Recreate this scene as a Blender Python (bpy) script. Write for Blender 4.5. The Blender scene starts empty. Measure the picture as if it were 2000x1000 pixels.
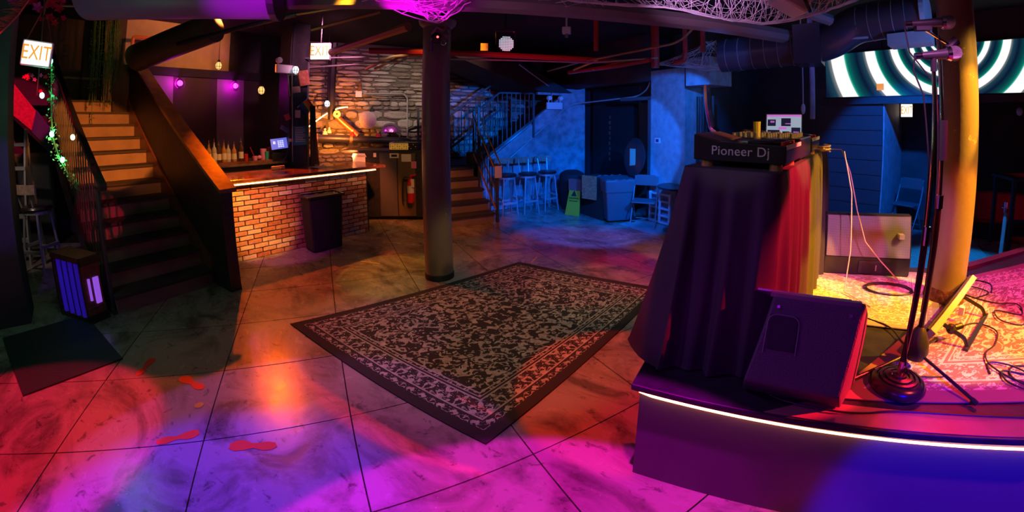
import bpy, math, random
from mathutils import Vector, Matrix
SC = bpy.context.scene
COL = SC.collection
PI = math.pi
rnd = random.Random(7)

# ------------------------------------------------------------------ camera
cam = bpy.data.cameras.new('camera')
co = bpy.data.objects.new('camera', cam)
COL.objects.link(co)
SC.camera = co
cam.type = 'PANO'
cam.panorama_type = 'FISHEYE_LENS_POLYNOMIAL'      # wide stereographic-like lens
cam.fisheye_fov = math.radians(220)
cam.sensor_width = 36
cam.fisheye_polynomial_k0 = 0.0
cam.fisheye_polynomial_k1 = -0.07326033365
cam.fisheye_polynomial_k2 = 5.125131062e-05
cam.fisheye_polynomial_k3 = 3.978137915e-05
cam.fisheye_polynomial_k4 = -6.472102892e-07
cam.shift_x = -0.0406
cam.shift_y = -0.2654
cam.clip_start = 0.02
co.matrix_world = Matrix(((0.8718975, -0.0059789, 0.4896520, 0), (0.4896752, 0.0032943, -0.8718987, 0), (0.0035999, 0.9999767, 0.0058000, 1.8), (0, 0, 0, 1)))

# ------------------------------------------------------------------ render look, world, lights
SC.view_settings.view_transform = 'Standard'
SC.view_settings.look = 'None'
SC.view_settings.gamma = 1
SC.view_settings.use_curve_mapping = False
SC.view_settings.exposure = 0.0
SC.cycles.use_denoising = True
SC.cycles.max_bounces = 6
SC.cycles.diffuse_bounces = 2
SC.cycles.sample_clamp_indirect = 4.0
world = bpy.data.worlds.new('world')
SC.world = world
world.use_nodes = True
world.node_tree.nodes['Background'].inputs[0].default_value = (0.0, 0.0, 0.0, 1)
world.node_tree.nodes['Background'].inputs[1].default_value = 0.0

AT = math.radians(61.7)                             # the building is turned against the bar and the stage
TX = (math.cos(AT), math.sin(AT)); TY = (-math.sin(AT), math.cos(AT))
def T(x, y, z=0.0):
    return (x*TX[0] + y*TY[0], x*TX[1] + y*TY[1], z)

def spot(loc, target, color, power, angle, blend=0.3, radius=0.05):
    l = bpy.data.lights.new('rig_or_fill_spot', 'SPOT')
    l.color = color; l.energy = power; l.spot_size = math.radians(angle); l.spot_blend = blend
    l.shadow_soft_size = radius
    o = bpy.data.objects.new('rig_or_fill_spot', l); COL.objects.link(o)
    o.location = loc
    o.rotation_euler = (Vector(target) - Vector(loc)).to_track_quat('-Z', 'Y').to_euler()
    return o
def point(loc, color, power, radius=0.03):
    l = bpy.data.lights.new('glow', 'POINT'); l.color = color; l.energy = power; l.shadow_soft_size = radius
    o = bpy.data.objects.new('glow', l); COL.objects.link(o); o.location = loc
    return o
def area(loc, target, color, power, sx, sy):
    l = bpy.data.lights.new('wash', 'AREA'); l.shape = 'RECTANGLE'; l.size = sx; l.size_y = sy
    l.color = color; l.energy = power
    o = bpy.data.objects.new('wash', l); COL.objects.link(o); o.location = loc
    o.rotation_euler = (Vector(target) - Vector(loc)).to_track_quat('-Z', 'Y').to_euler()
    return o
# coloured light: rig spots, added unseen fill spots, a dim area light; strips, bulbs, signs and the video wall are emissive
# back corner blue wash
spot((0.25,3.4,2.45), T(4.55,6.4,0.8), (0.0,0.15,1.0), 1150, 38, 0.1, 0.03)
spot((0.25,3.4,2.45), T(3.1,8.3,1.75), (0.0,0.16,1.0), 1900, 13, 0.15, 0.03)
spot((-0.6,4.4,2.5), T(5.0,4.35,1.55), (0.0,0.17,1.0), 230, 52, 0.3, 0.03)
spot((-1.2,3.4,2.6), T(4.3,5.6,0.0), (0.0,0.12,1.0), 560, 44, 0.3, 0.03)
# far right blue
spot((2.0,4.4,3.15), T(7.6,1.75,0.9), (0.0,0.16,1.0), 800, 36, 0.4, 0.05)
spot((2.6,4.6,3.15), (2.75,5.3,0.0), (0.0,0.30,1.0), 520, 34, 0.4, 0.05)
# bar front
spot((-3.0,1.9,3.1), (-5.34,1.9,0.78), (1.0,0.40,0.01), 1100, 21, 0.5, 0.04)
spot((-3.0,3.1,3.1), (-5.34,2.95,0.6), (1.0,0.20,0.05), 1500, 46, 0.4, 0.04)
spot((-3.2,0.9,3.1), (-5.34,2.2,0.25), (0.6,0.03,0.5), 200, 22, 0.5, 0.04)
spot((-5.0,2.4,3.1), (-6.45,1.85,1.2), (1.0,0.5,0.16), 150, 40, 0.6, 0.04)  # added spot to brighten the bottles
# stairs orange
spot((-2.9,0.9,2.55), (-6.75,0.15,1.42), (1.0,0.24,0.03), 620, 21, 0.12, 0.04)
spot((-3.0,0.6,2.5), (-5.8,0.95,1.8), (1.0,0.26,0.04), 60, 36, 0.5, 0.04)
# fascia above the back bar
spot((-5.6,1.5,3.1), (-7.6,1.1,2.85), (1.0,0.30,0.08), 130, 70, 0.6, 0.05)
# red on the railing and the sheet
spot((-2.0,-0.8,2.9), (-5.0,-0.1,1.12), (1.0,0.01,0.10), 320, 9, 0.2, 0.03)
spot((-4.4,-0.3,3.0), (-7.6,-0.9,1.95), (1.0,0.02,0.14), 420, 18, 0.2, 0.03)
# stone wall
spot((-4.2,3.3,3.15), T(1.5,8.4,2.15), (0.80,0.74,0.5), 230, 40, 0.9, 0.05)
spot((-4.8,2.7,3.15), T(0.2,8.4,1.9), (0.75,0.22,0.42), 170, 80, 0.9, 0.05)
spot((-3.6,4.2,3.15), T(2.6,8.4,2.5), (0.9,0.35,0.3), 120, 40, 0.9, 0.05)
spot(T(0.25,7.3,1.55), T(0.2,8.4,1.75), (1.0,0.26,0.03), 150, 90, 0.8, 0.05)
spot(T(0.4,7.0,1.2), T(0.2,8.4,1.05), (1.0,0.26,0.05), 90, 90, 0.9, 0.05)
# back stairs and cabinet, dim amber
spot((-3.0,3.6,3.15), T(2.1,6.2,0.5), (1.0,0.20,0.05), 130, 34, 0.5, 0.05)
spot((-3.4,3.2,3.15), (-5.4,4.3,0.8), (1.0,0.45,0.06), 70, 40, 0.6, 0.05)
# floor: orange thrown from behind the bar past the stair wall, green, dark red
spot((-6.9,2.3,3.1), (-3.95,1.65,0), (1.0,0.10,0.0), 520, 46, 0.3, 0.03)
spot((-3.6,3.2,3.15), (-3.62,2.75,0), (0.22,0.50,0.04), 120, 26, 0.4, 0.04)
spot((-3.3,3.9,3.15), (-3.8,4.1,0), (1.0,0.30,0.01), 60, 44, 0.6, 0.04)
spot((-2.1,3.7,2.6), (-2.1,4.3,0), (0.9,0.0,0.03), 80, 60, 0.3, 0.04)
spot((-0.7,4.3,2.6), (-1.2,4.3,0), (0.9,0.01,0.12), 110, 30, 0.3, 0.04)
# rug: a low warm white
spot((-1.7,2.5,2.6), (-2.0,2.7,0), (0.75,0.85,0.50), 38, 66, 0.4, 0.05)
spot((-1.4,3.3,2.6), (-1.5,3.6,0), (1.0,0.45,0.22), 50, 34, 0.3, 0.05)
# red right of the rug
spot((-0.8,2.4,2.6), (-0.70,2.25,0), (1.0,0.02,0.0), 230, 33, 0.12, 0.03)
# magenta and violet foreground, crimson at left, dull mauve between
spot((-0.45,1.15,3.1), (-0.35,0.50,0), (0.88,0.0,0.80), 620, 46, 0.1, 0.03)
spot((-1.9,-0.5,3.1), (-1.7,0.0,0), (0.0,0.0,1.0), 800, 38, 0.5, 0.03)
spot((-1.9,0.7,3.1), (-1.75,0.45,0), (0.50,0.10,0.80), 150, 47, 0.12, 0.03)
spot((-2.9,-1.6,3.1), (-3.0,-0.85,0), (1.0,0.0,0.07), 620, 34, 0.15, 0.03)
spot((-2.4,1.4,3.15), (-2.75,0.75,0), (0.9,0.32,0.2), 18, 46, 0.8, 0.05)
spot((-2.2,1.9,3.15), (-2.7,1.75,0), (0.7,0.2,0.6), 50, 26, 0.4, 0.05)
# stage: amber and red from the right, magenta behind, blue on the fascia
spot((3.3,1.55,3.1), (0.95,2.62,0.62), (1.0,0.42,0.0), 1500, 24, 0.2, 0.03)
spot((2.75,2.2,3.1), (1.37,2.95,1.5), (1.0,0.5,0.06), 460, 40, 0.5, 0.03)
spot((2.2,3.9,3.1), (1.4,2.95,1.6), (1.0,0.0,0.04), 220, 36, 0.5, 0.03)
spot((2.3,1.1,3.1), (1.6,2.2,0.6), (1.0,0.06,0.04), 420, 50, 0.2, 0.03)
spot((3.2,3.6,3.15), (2.4,3.1,0.6), (1.0,0.03,0.45), 330, 50, 0.3, 0.03)
spot((2.6,2.15,3.1), (0.25,2.25,1.2), (1.0,0.01,0.04), 2200, 17, 0.1, 0.03)
spot((2.6,2.3,3.1), (0.52,2.9,1.1), (1.0,0.42,0.02), 1300, 18, 0.1, 0.03)
spot((1.5,-1.6,2.4), (1.2,1.58,0.1), (0.0,0.0,1.0), 1500, 23, 0.25, 0.04)
spot((-0.6,-1.4,2.8), (0.4,1.58,0.25), (0.22,0.0,0.50), 120, 36, 0.5, 0.04)
spot((-0.9,-0.9,2.9), (-0.1,1.8,1.0), (0.15,0.02,0.4), 40, 26, 0.5, 0.04)
spot((0.6,5.6,3.1), (0.9,3.3,0.8), (0.2,0.10,1.0), 300, 50, 0.5, 0.04)
spot((0.6,0.6,3.0), (0.9,3.28,0.85), (0.75,0.18,0.6), 520, 20, 0.4, 0.04)
# magenta at the web on top of the column and on the duct, violet on the big web
spot((-2.75,2.05,2.45), (-2.55,2.25,3.1), (1.0,0.0,0.85), 32, 100, 0.5, 0.04)
spot((-3.0,0.8,2.2), (-3.9,1.2,2.95), (0.50,0.0,0.75), 70, 44, 0.8, 0.05)
spot((-0.7,2.4,2.3), (-0.4,3.35,3.05), (0.72,0.34,0.80), 100, 62, 0.8, 0.05)
spot((-1.8,1.6,2.4), (-1.5,3.4,2.8), (0.5,0.18,0.35), 14, 70, 0.8, 0.05)
spot((2.2,3.2,2.0), (1.3,4.6,2.8), (0.02,0.22,0.9), 60, 70, 0.6, 0.05)
spot((-5.8,0.3,2.9), (-7.3,0.15,2.7), (0.6,0.6,0.15), 7, 40, 0.6, 0.04)  # added faint light so the vines show
spot((-5.6,-1.2,2.0), (-6.9,-0.9,0.8), (1.0,0.7,0.6), 22, 50, 0.5, 0.04)  # added dim warm fill for the ladder and stool
spot((-2.4,3.2,2.2), (-3.0,4.8,2.72), (1.0,0.03,0.15), 24, 60, 0.6, 0.04)  # added spot to brighten the long red pipe
spot((3.3,2.3,1.9), (0.56,1.8,0.82), (1.0,0.01,0.05), 3000, 8.5, 0.2, 0.02)  # added narrow red spot for the front wedge's side
spot((-0.3,-0.4,2.7), (-0.1,2.05,1.66), (1.0,0.85,0.8), 26, 12, 0.4, 0.03)  # added faint front fill for the deck and its lettering
spot((-0.2,3.0,2.2), T(4.5,3.3,2.6), (0.02,0.2,1.0), 60, 34, 0.4, 0.03)
spot((-2.0,1.2,2.7), (-0.15,1.9,1.1), (0.22,0.08,0.5), 90, 26, 0.4, 0.02)  # added grazing spot to bring out the cloth folds
spot((1.5,2.1,2.6), (0.15,2.45,1.72), (1.0,0.6,0.2), 130, 24, 0.4, 0.02)  # added amber spot to light the mixer knobs
spot((-3.0,-0.7,2.3), (-5.0,-0.78,1.1), (0.22,0.0,0.8), 60, 24, 0.5, 0.03)
spot((3.4,4.2,3.1), T(9.2,-2.0,0.8), (1.0,0.0,0.03), 380, 60, 0.5, 0.03)
area((-1.5,2.5,3.2), (-1.5,2.5,0), (0.5,0.35,0.6), 1.0, 6, 6)


# ------------------------------------------------------------------ materials
def mat(name, color, rough=0.6, metal=0.0, emit=None, estr=0.0, bump=0.0, bscale=30.0, vary=0.0, spec=None, coat=0.0):
    m = bpy.data.materials.new(name); m.use_nodes = True
    n = m.node_tree; b = n.nodes['Principled BSDF']
    b.inputs['Base Color'].default_value = (*color, 1)
    b.inputs['Roughness'].default_value = rough
    b.inputs['Metallic'].default_value = metal
    if coat: b.inputs['Coat Weight'].default_value = coat
    if spec is not None: b.inputs['Specular IOR Level'].default_value = spec
    if emit:
        b.inputs['Emission Color'].default_value = (*emit, 1)
        b.inputs['Emission Strength'].default_value = estr
    if bump or vary:
        tc = n.nodes.new('ShaderNodeTexCoord')
        nz = n.nodes.new('ShaderNodeTexNoise'); nz.inputs['Scale'].default_value = bscale; nz.inputs['Detail'].default_value = 5
        n.links.new(tc.outputs['Object'], nz.inputs['Vector'])
        if bump:
            bp = n.nodes.new('ShaderNodeBump'); bp.inputs['Strength'].default_value = bump; bp.inputs['Distance'].default_value = 0.02
            n.links.new(nz.outputs['Fac'], bp.inputs['Height']); n.links.new(bp.outputs['Normal'], b.inputs['Normal'])
        if vary:
            hs = n.nodes.new('ShaderNodeMix'); hs.data_type = 'RGBA'
            hs.inputs[6].default_value = (*[c*(1-vary) for c in color], 1)
            hs.inputs[7].default_value = (*[min(1, c*(1+vary)) for c in color], 1)
            rp = n.nodes.new('ShaderNodeMapRange'); rp.inputs[1].default_value = 0.35; rp.inputs[2].default_value = 0.65
            n.links.new(nz.outputs['Fac'], rp.inputs[0]); n.links.new(rp.outputs[0], hs.inputs[0])
            n.links.new(hs.outputs[2], b.inputs['Base Color'])
    return m
def obj_vary(m, lo, hi):
    """colour drawn per object between the ramp colours lo and hi (bricks, stones)"""
    n = m.node_tree; b = n.nodes['Principled BSDF']
    oi = n.nodes.new('ShaderNodeObjectInfo')
    tc = n.nodes.new('ShaderNodeTexCoord'); nz = n.nodes.new('ShaderNodeTexNoise'); nz.inputs['Scale'].default_value = 28; nz.inputs['Detail'].default_value = 6
    n.links.new(tc.outputs['Object'], nz.inputs['Vector'])
    ad = n.nodes.new('ShaderNodeMath'); ad.operation = 'MULTIPLY_ADD'; ad.inputs[1].default_value = 0.55; 
    n.links.new(nz.outputs['Fac'], ad.inputs[0])
    sc_ = n.nodes.new('ShaderNodeMath'); sc_.operation = 'MULTIPLY'; sc_.inputs[1].default_value = 0.75
    n.links.new(oi.outputs['Random'], sc_.inputs[0]); n.links.new(sc_.outputs[0], ad.inputs[2])
    cr = n.nodes.new('ShaderNodeValToRGB')
    cols = [lo] + hi
    cr.color_ramp.elements[0].position = 0.1; cr.color_ramp.elements[0].color = (*cols[0], 1)
    cr.color_ramp.elements[1].position = 0.98; cr.color_ramp.elements[1].color = (*cols[-1], 1)
    for i, c in enumerate(cols[1:-1]):
        e = cr.color_ramp.elements.new(0.1 + 0.88*(i+1)/(len(cols)-1)); e.color = (*c, 1)
    n.links.new(ad.outputs[0], cr.inputs[0]); n.links.new(cr.outputs[0], b.inputs['Base Color'])
    return m

M = {}
M['black'] = mat('black_paint', (0.025, 0.025, 0.028), 0.45, bump=0.15, bscale=12, vary=0.3)
M['blackmatte'] = mat('matte_black', (0.018, 0.018, 0.02), 0.8)
M['blackgloss'] = mat('gloss_black', (0.02, 0.02, 0.022), 0.25)
M['ceiling'] = mat('ceiling_black', (0.012, 0.012, 0.013), 0.9)
M['wallblue'] = mat('grey_blue_paint', (0.30, 0.36, 0.42), 0.6, bump=0.3, bscale=9, vary=0.18)
M['wallblue2'] = mat('rough_blue_paint', (0.26, 0.32, 0.38), 0.65, bump=0.8, bscale=6, vary=0.35)
M['walldark'] = mat('dark_wall_paint', (0.045, 0.05, 0.06), 0.6, vary=0.2, bscale=3)
M['wallred'] = mat('dark_maroon_wall', (0.05, 0.03, 0.03), 0.7, vary=0.2, bscale=3)
M['panel_lt'] = mat('grey_wall_panel', (0.16, 0.15, 0.16), 0.6)
M['panel_dk'] = mat('brown_wall_panel', (0.03, 0.015, 0.012), 0.6)
M['fascia'] = mat('tan_fascia_paint', (0.45, 0.34, 0.26), 0.6, vary=0.1, bscale=4)
M['wood'] = mat('varnished_wood', (0.19, 0.10, 0.045), 0.3, vary=0.35, bscale=10, coat=0.3)
M['bartop'] = mat('bar_top_wood', (0.22, 0.07, 0.035), 0.22, vary=0.5, bscale=6, coat=0.5)
M['stepwood'] = mat('painted_step', (0.33, 0.24, 0.18), 0.6, vary=0.12, bscale=5)
M['stepdark'] = mat('worn_tread_rubber', (0.05, 0.045, 0.045), 0.7)
M['steel'] = mat('brushed_steel', (0.55, 0.55, 0.57), 0.3, 0.9)
M['chrome'] = mat('chrome', (0.8, 0.8, 0.82), 0.12, 1.0)
M['alu'] = mat('aluminium', (0.65, 0.65, 0.67), 0.4, 0.6)
M['pipe_red'] = mat('red_pipe_paint', (0.55, 0.03, 0.025), 0.4)
M['pipe_grey'] = mat('grey_pipe_paint', (0.22, 0.2, 0.21), 0.45)
M['pipe_black'] = mat('black_pipe_paint', (0.035, 0.033, 0.036), 0.35)
M['conduit'] = mat('galvanised_conduit', (0.55, 0.55, 0.56), 0.35, 0.4)
M['copper'] = mat('copper_pipe', (0.5, 0.24, 0.12), 0.35, 0.6)
M['duct'] = mat('painted_duct', (0.07, 0.08, 0.13), 0.35, 0.3)
M['ductend'] = mat('duct_end_cap', (0.45, 0.6, 0.65), 0.5)
M['railpaint'] = mat('rail_paint', (0.06, 0.075, 0.085), 0.4)
M['cloth'] = mat('black_table_cloth', (0.045, 0.038, 0.045), 0.75, bump=0.05, bscale=200)
M['columnpaint'] = None
M['brick'] = obj_vary(mat('reclaimed_brick', (0.4, 0.15, 0.1), 0.85, bump=0.5, bscale=60), (0.13, 0.05, 0.045), [(0.42, 0.14, 0.09), (0.55, 0.24, 0.15), (0.6, 0.36, 0.27), (0.72, 0.55, 0.48)])
M['mortar'] = mat('dark_mortar', (0.03, 0.022, 0.02), 0.95)
M['stone'] = obj_vary(mat('rough_stone', (0.3, 0.27, 0.24), 0.9, bump=1.0, bscale=22), (0.07, 0.05, 0.045), [(0.24, 0.19, 0.16), (0.36, 0.31, 0.27), (0.5, 0.45, 0.4)])
M['joint'] = mat('stone_mortar', (0.12, 0.10, 0.09), 0.95)
M['white'] = mat('white_plastic', (0.75, 0.76, 0.78), 0.45)
M['paper'] = mat('paper', (0.8, 0.78, 0.74), 0.7)
M['ink'] = mat('black_ink', (0.02, 0.02, 0.02), 0.6)
M['red'] = mat('red_enamel', (0.65, 0.02, 0.02), 0.3)
M['yellow'] = mat('yellow_plastic', (0.8, 0.5, 0.03), 0.5)
M['amberbox'] = mat('beige_panel', (0.6, 0.42, 0.25), 0.6)
M['redpaint'] = mat('red_tape', (0.85, 0.03, 0.02), 0.6)
M['orangetape'] = mat('brown_card', (0.45, 0.18, 0.08), 0.8, vary=0.3)
M['bin'] = mat('grey_bin_plastic', (0.10, 0.11, 0.13), 0.45)
M['bag'] = mat('bin_liner_plastic', (0.12, 0.13, 0.16), 0.2, bump=1.0, bscale=25)
M['stoolwood'] = mat('stool_wood', (0.38, 0.26, 0.2), 0.4, vary=0.2)
M['stoolmetal'] = mat('stool_metal', (0.5, 0.5, 0.55), 0.35, 0.5)
M['seat'] = mat('dark_seat', (0.03, 0.02, 0.025), 0.3)
M['silver'] = mat('silver_lettering', (0.55, 0.55, 0.56), 0.4, 0.2)
M['knob'] = mat('rubber_knob', (0.25, 0.17, 0.1), 0.35)
M['grille'] = mat('perforated_grille', (0.3, 0.3, 0.33), 0.4, 0.5)
M['web'] = mat('web_fibre', (0.75, 0.72, 0.75), 0.8)
M['leaf'] = mat('plastic_leaf', (0.1, 0.2, 0.05), 0.5)
M['flower_red'] = mat('red_silk_flower', (0.7, 0.03, 0.06), 0.7)
M['flower_pink'] = mat('pink_silk_flower', (0.85, 0.25, 0.5), 0.7)
M['feather'] = mat('gold_feather', (0.7, 0.4, 0.12), 0.6)
M['cable'] = mat('black_cable', (0.02, 0.02, 0.025), 0.45)
M['cablelight'] = mat('pale_cable', (0.6, 0.45, 0.4), 0.45)
M['glassdark'] = mat('dark_glass', (0.09, 0.035, 0.01), 0.08)
M['liquor'] = mat('amber_glass', (0.5, 0.2, 0.04), 0.08)
M['clearglass'] = mat('pale_glass', (0.5, 0.42, 0.32), 0.08)
M['label'] = mat('bottle_label', (0.75, 0.62, 0.42), 0.7)
M['green'] = mat('teal_cup', (0.03, 0.45, 0.38), 0.4)
M['led_warm'] = mat('warm_led', (1, 0.5, 0.2), 0.5, emit=(1.0, 0.36, 0.12), estr=13)
M['led_bar'] = mat('bar_led', (1, 0.5, 0.2), 0.5, emit=(1.0, 0.36, 0.10), estr=20)
M['led_green'] = mat('green_bulb', (0.1, 1, 0.5), 0.5, emit=(0.12, 1.0, 0.55), estr=14)
M['led_yellow'] = mat('yellow_bulb', (1, 0.9, 0.4), 0.5, emit=(0.95, 0.9, 0.3), estr=10)
M['led_magenta'] = mat('magenta_bulb', (1, 0.1, 0.9), 0.5, emit=(0.9, 0.03, 0.75), estr=7)
M['led_magenta_core'] = mat('magenta_filament', (1, 0.6, 1), 0.5, emit=(1.0, 0.6, 1.0), estr=25)
M['led_amber'] = mat('amber_bulb', (1, 0.8, 0.4), 0.5, emit=(1.0, 0.55, 0.16), estr=1.5)
M['led_white'] = mat('white_bulb', (1, 1, 1), 0.5, emit=(0.7, 0.9, 1.0), estr=1.6)
M['led_par'] = mat('par_lens', (0.6, 0.75, 0.8), 0.3, emit=(0.45, 0.65, 0.75), estr=0.8)
M['led_red'] = mat('red_indicator', (1, 0.1, 0.1), 0.4, emit=(1, 0.03, 0.03), estr=12)
M['purple_glow'] = mat('purple_tube', (0.5, 0.3, 1), 0.4, emit=(0.35, 0.10, 0.9), estr=0.7)
M['slat_blue'] = mat('blue_slat_glow', (0.1, 0.1, 1), 0.4, emit=(0.05, 0.01, 0.8), estr=0.22)
M['exitface'] = mat('exit_face', (1, 1, 1), 0.5, emit=(1.0, 0.92, 0.85), estr=1.5)
M['exitletter'] = mat('exit_letter', (1, 0.4, 0.1), 0.5, emit=(1.0, 0.38, 0.03), estr=0.9)
M['screen'] = mat('till_screen', (0.1, 0.1, 0.5), 0.3, emit=(0.14, 0.16, 0.75), estr=0.9)
M['screenbtn'] = mat('till_buttons', (0.6, 0.6, 1), 0.3, emit=(0.6, 0.65, 1.0), estr=1.0)
M['notice'] = mat('blue_notice', (0.03, 0.25, 0.4), 0.4)
M['rainbow_r'] = mat('flag_red', (0.7, 0.05, 0.03), 0.7)
M['rainbow_o'] = mat('flag_orange', (0.8, 0.3, 0.02), 0.7)
M['rainbow_g'] = mat('flag_green', (0.03, 0.3, 0.12), 0.7)
M['rainbow_b'] = mat('flag_blue', (0.05, 0.08, 0.35), 0.7)
M['mic'] = mat('mic_grille', (0.5, 0.48, 0.52), 0.35, 0.8, bump=1.0, bscale=300)
M['micbody'] = mat('mic_body', (0.06, 0.06, 0.07), 0.3, 0.5)
M['drumskin'] = mat('drum_skin', (0.5, 0.4, 0.38), 0.5, vary=0.1)
M['bear'] = mat('brown_plush', (0.35, 0.15, 0.06), 0.9, bump=1, bscale=80)
M['redsheet'] = mat('red_sheet', (0.6, 0.03, 0.08), 0.7, vary=0.2)
M['bluesheet'] = mat('navy_sheet', (0.04, 0.05, 0.16), 0.6)
M['crate'] = mat('stained_crate_wood', (0.2, 0.07, 0.05), 0.35, vary=0.3)

# ------------------------------------------------------------------ mesh helpers
class MB:
    def __init__(s): s.v = []; s.f = []
    def add(s, v, f):
        o = len(s.v); s.v += [tuple(p) for p in v]; s.f += [tuple(i+o for i in q) for q in f]; return s
    def box(s, x0, x1, y0, y1, z0, z1):
        return s.add([(x0,y0,z0),(x1,y0,z0),(x1,y1,z0),(x0,y1,z0),(x0,y0,z1),(x1,y0,z1),(x1,y1,z1),(x0,y1,z1)],
                     [(0,3,2,1),(4,5,6,7),(0,1,5,4),(1,2,6,5),(2,3,7,6),(3,0,4,7)])
    def hexa(s, b, t):
        return s.add(list(b)+list(t), [(0,3,2,1),(4,5,6,7),(0,1,5,4),(1,2,6,5),(2,3,7,6),(3,0,4,7)])
    def obox(s, c, size, rot):
        R = rot if isinstance(rot, Matrix) else Matrix.Rotation(rot, 3, 'Z')
        hx, hy, hz = [q/2 for q in size]
        P = [(x,y,z) for z in (-hz,hz) for (x,y) in ((-hx,-hy),(hx,-hy),(hx,hy),(-hx,hy))]
        P = [R @ Vector(p) + Vector(c) for p in P]
        return s.hexa(P[:4], P[4:])
    def prism(s, poly, z0, z1, axis='z'):
        n = len(poly)
        def m(p, z): return (p[0],p[1],z) if axis=='z' else ((p[0],z,p[1]) if axis=='y' else (z,p[0],p[1]))
        v = [m(p,z0) for p in poly] + [m(p,z1) for p in poly]
        f = [tuple(range(n-1,-1,-1)), tuple(range(n,2*n))] + [(i,(i+1)%n,n+(i+1)%n,n+i) for i in range(n)]
        return s.add(v, f)
    def cyl(s, p0, p1, r0, r1=None, n=16):
        r1 = r0 if r1 is None else r1
        p0 = Vector(p0); p1 = Vector(p1); d = (p1-p0).normalized()
        a = d.cross(Vector((0,0,1))) if abs(d.z) < 0.95 else d.cross(Vector((1,0,0)))
        a.normalize(); b = d.cross(a)
        v = []
        for p, r in ((p0,r0),(p1,r1)):
            for i in range(n):
                t = 2*PI*i/n; v.append(p + (a*math.cos(t)+b*math.sin(t))*r)
        return s.add(v, [tuple(range(n)), tuple(range(2*n-1,n-1,-1))] + [(i,n+i,n+(i+1)%n,(i+1)%n) for i in range(n)])
    def tube(s, pts, r, n=8):
        pts = [Vector(p) for p in pts]; v = []; f = []
        up = None
        for i, p in enumerate(pts):
            d = (pts[min(i+1,len(pts)-1)] - pts[max(i-1,0)])
            d = d.normalized() if d.length > 1e-9 else Vector((0,0,1))
            if up is None:
                up = d.cross(Vector((0,0,1))) if abs(d.z) < 0.9 else d.cross(Vector((1,0,0)))
            up = (up - d*up.dot(d))
            up = up.normalized() if up.length > 1e-6 else d.orthogonal().normalized()
            b = d.cross(up)
            rr = r[i] if isinstance(r, (list, tuple)) else r
            for k in range(n):
                t = 2*PI*k/n; v.append(p + (up*math.cos(t)+b*math.sin(t))*rr)
        for i in range(len(pts)-1):
            for k in range(n):
                f.append((i*n+k, i*n+(k+1)%n, (i+1)*n+(k+1)%n, (i+1)*n+k))
        f.append(tuple(range(n-1,-1,-1))); f.append(tuple((len(pts)-1)*n+k for k in range(n)))
        return s.add(v, f)
    def lathe(s, prof, c=(0,0,0), n=24, a0=0.0, sweep=2*PI):
        v = []; m = len(prof); full = sweep > 6.28
        cols = n if full else n+1
        for i in range(cols):
            t = a0 + sweep*i/n
            for r, z in prof: v.append((c[0]+r*math.cos(t), c[1]+r*math.sin(t), c[2]+z))
        f = []
        for i in range(n):
            j = (i+1) % cols
            for k in range(m-1): f.append((i*m+k, j*m+k, j*m+k+1, i*m+k+1))
        return s.add(v, f)
    def ball(s, c, r, n=12, sq=(1,1,1)):
        v = []; f = []; m = n//2
        for j in range(m+1):
            ph = PI*j/m
            for i in range(n):
                t = 2*PI*i/n
                v.append((c[0]+r*sq[0]*math.sin(ph)*math.cos(t), c[1]+r*sq[1]*math.sin(ph)*math.sin(t), c[2]+r*sq[2]*math.cos(ph)))
        for j in range(m):
            for i in range(n): f.append((j*n+i, (j+1)*n+i, (j+1)*n+(i+1)%n, j*n+(i+1)%n))
        return s.add(v, f)
    def mesh(s, name, m, smooth=False):
        me = bpy.data.meshes.new(name); me.from_pydata(s.v, [], s.f)
        if smooth:
            me.polygons.foreach_set('use_smooth', [True]*len(me.polygons))
        me.validate(); me.update()
        if m: me.materials.append(m)
        return me
    def build(s, name, m, parent=None, loc=None, rot=0.0, smooth=False, bevel=0.0):
        if isinstance(m, str): m = M[m]
        o = bpy.data.objects.new(name, s.mesh(name, m, smooth)); COL.objects.link(o)
        if parent: o.parent = parent
        if loc is not None: o.location = loc
        if rot: o.rotation_euler = (0,0,rot)
        if smooth and not bevel:
            try: o.data.set_sharp_from_angle(angle=math.radians(40))
            except Exception: pass
        if bevel:
            b = o.modifiers.new('bevel', 'BEVEL'); b.width = bevel; b.segments = 2; b.limit_method = 'ANGLE'
        return o
def thing(name, label, cat, loc=(0,0,0), rot=0.0, group=None):
    o = bpy.data.objects.new(name, None); COL.objects.link(o)
    o.empty_display_size = 0.1
    o.location = loc; o.rotation_euler = (0,0,rot) if not isinstance(rot, tuple) else rot
    o['label'] = label; o['category'] = cat
    if group: o['group'] = group
    return o
def tag(o, label, cat, group=None):
    o['label'] = label; o['category'] = cat
    if group: o['group'] = group
    return o
def struct(o): o['kind'] = 'structure'; return o
def text(s, size, m, parent, loc, rot, name='lettering', extrude=0.002, spacing=1.0, align='CENTER', sx=1.0):
    cu = bpy.data.curves.new(name, 'FONT'); cu.body = s; cu.size = size; cu.extrude = extrude
    cu.align_x = align; cu.align_y = 'CENTER'; cu.space_character = spacing
    o = bpy.data.objects.new(name, cu); COL.objects.link(o)
    me = bpy.data.meshes.new_from_object(o)
    bpy.data.objects.remove(o)
    me.materials.clear(); me.materials.append(M[m] if isinstance(m, str) else m)
    o = bpy.data.objects.new(name, me); COL.objects.link(o)
    o.parent = parent; o.location = loc; o.rotation_euler = rot; o.scale = (sx, 1, 1)
    return o
def wpath(name, pts, r, m, label, cat, group=None, n=8, smooth=True):
    """a pipe or cable through world points, its origin at its first point"""
    p0 = Vector(pts[0])
    o = MB().tube([Vector(p)-p0 for p in pts], r, n).build(name, m, loc=p0, smooth=smooth)
    return tag(o, label, cat, group)
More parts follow.
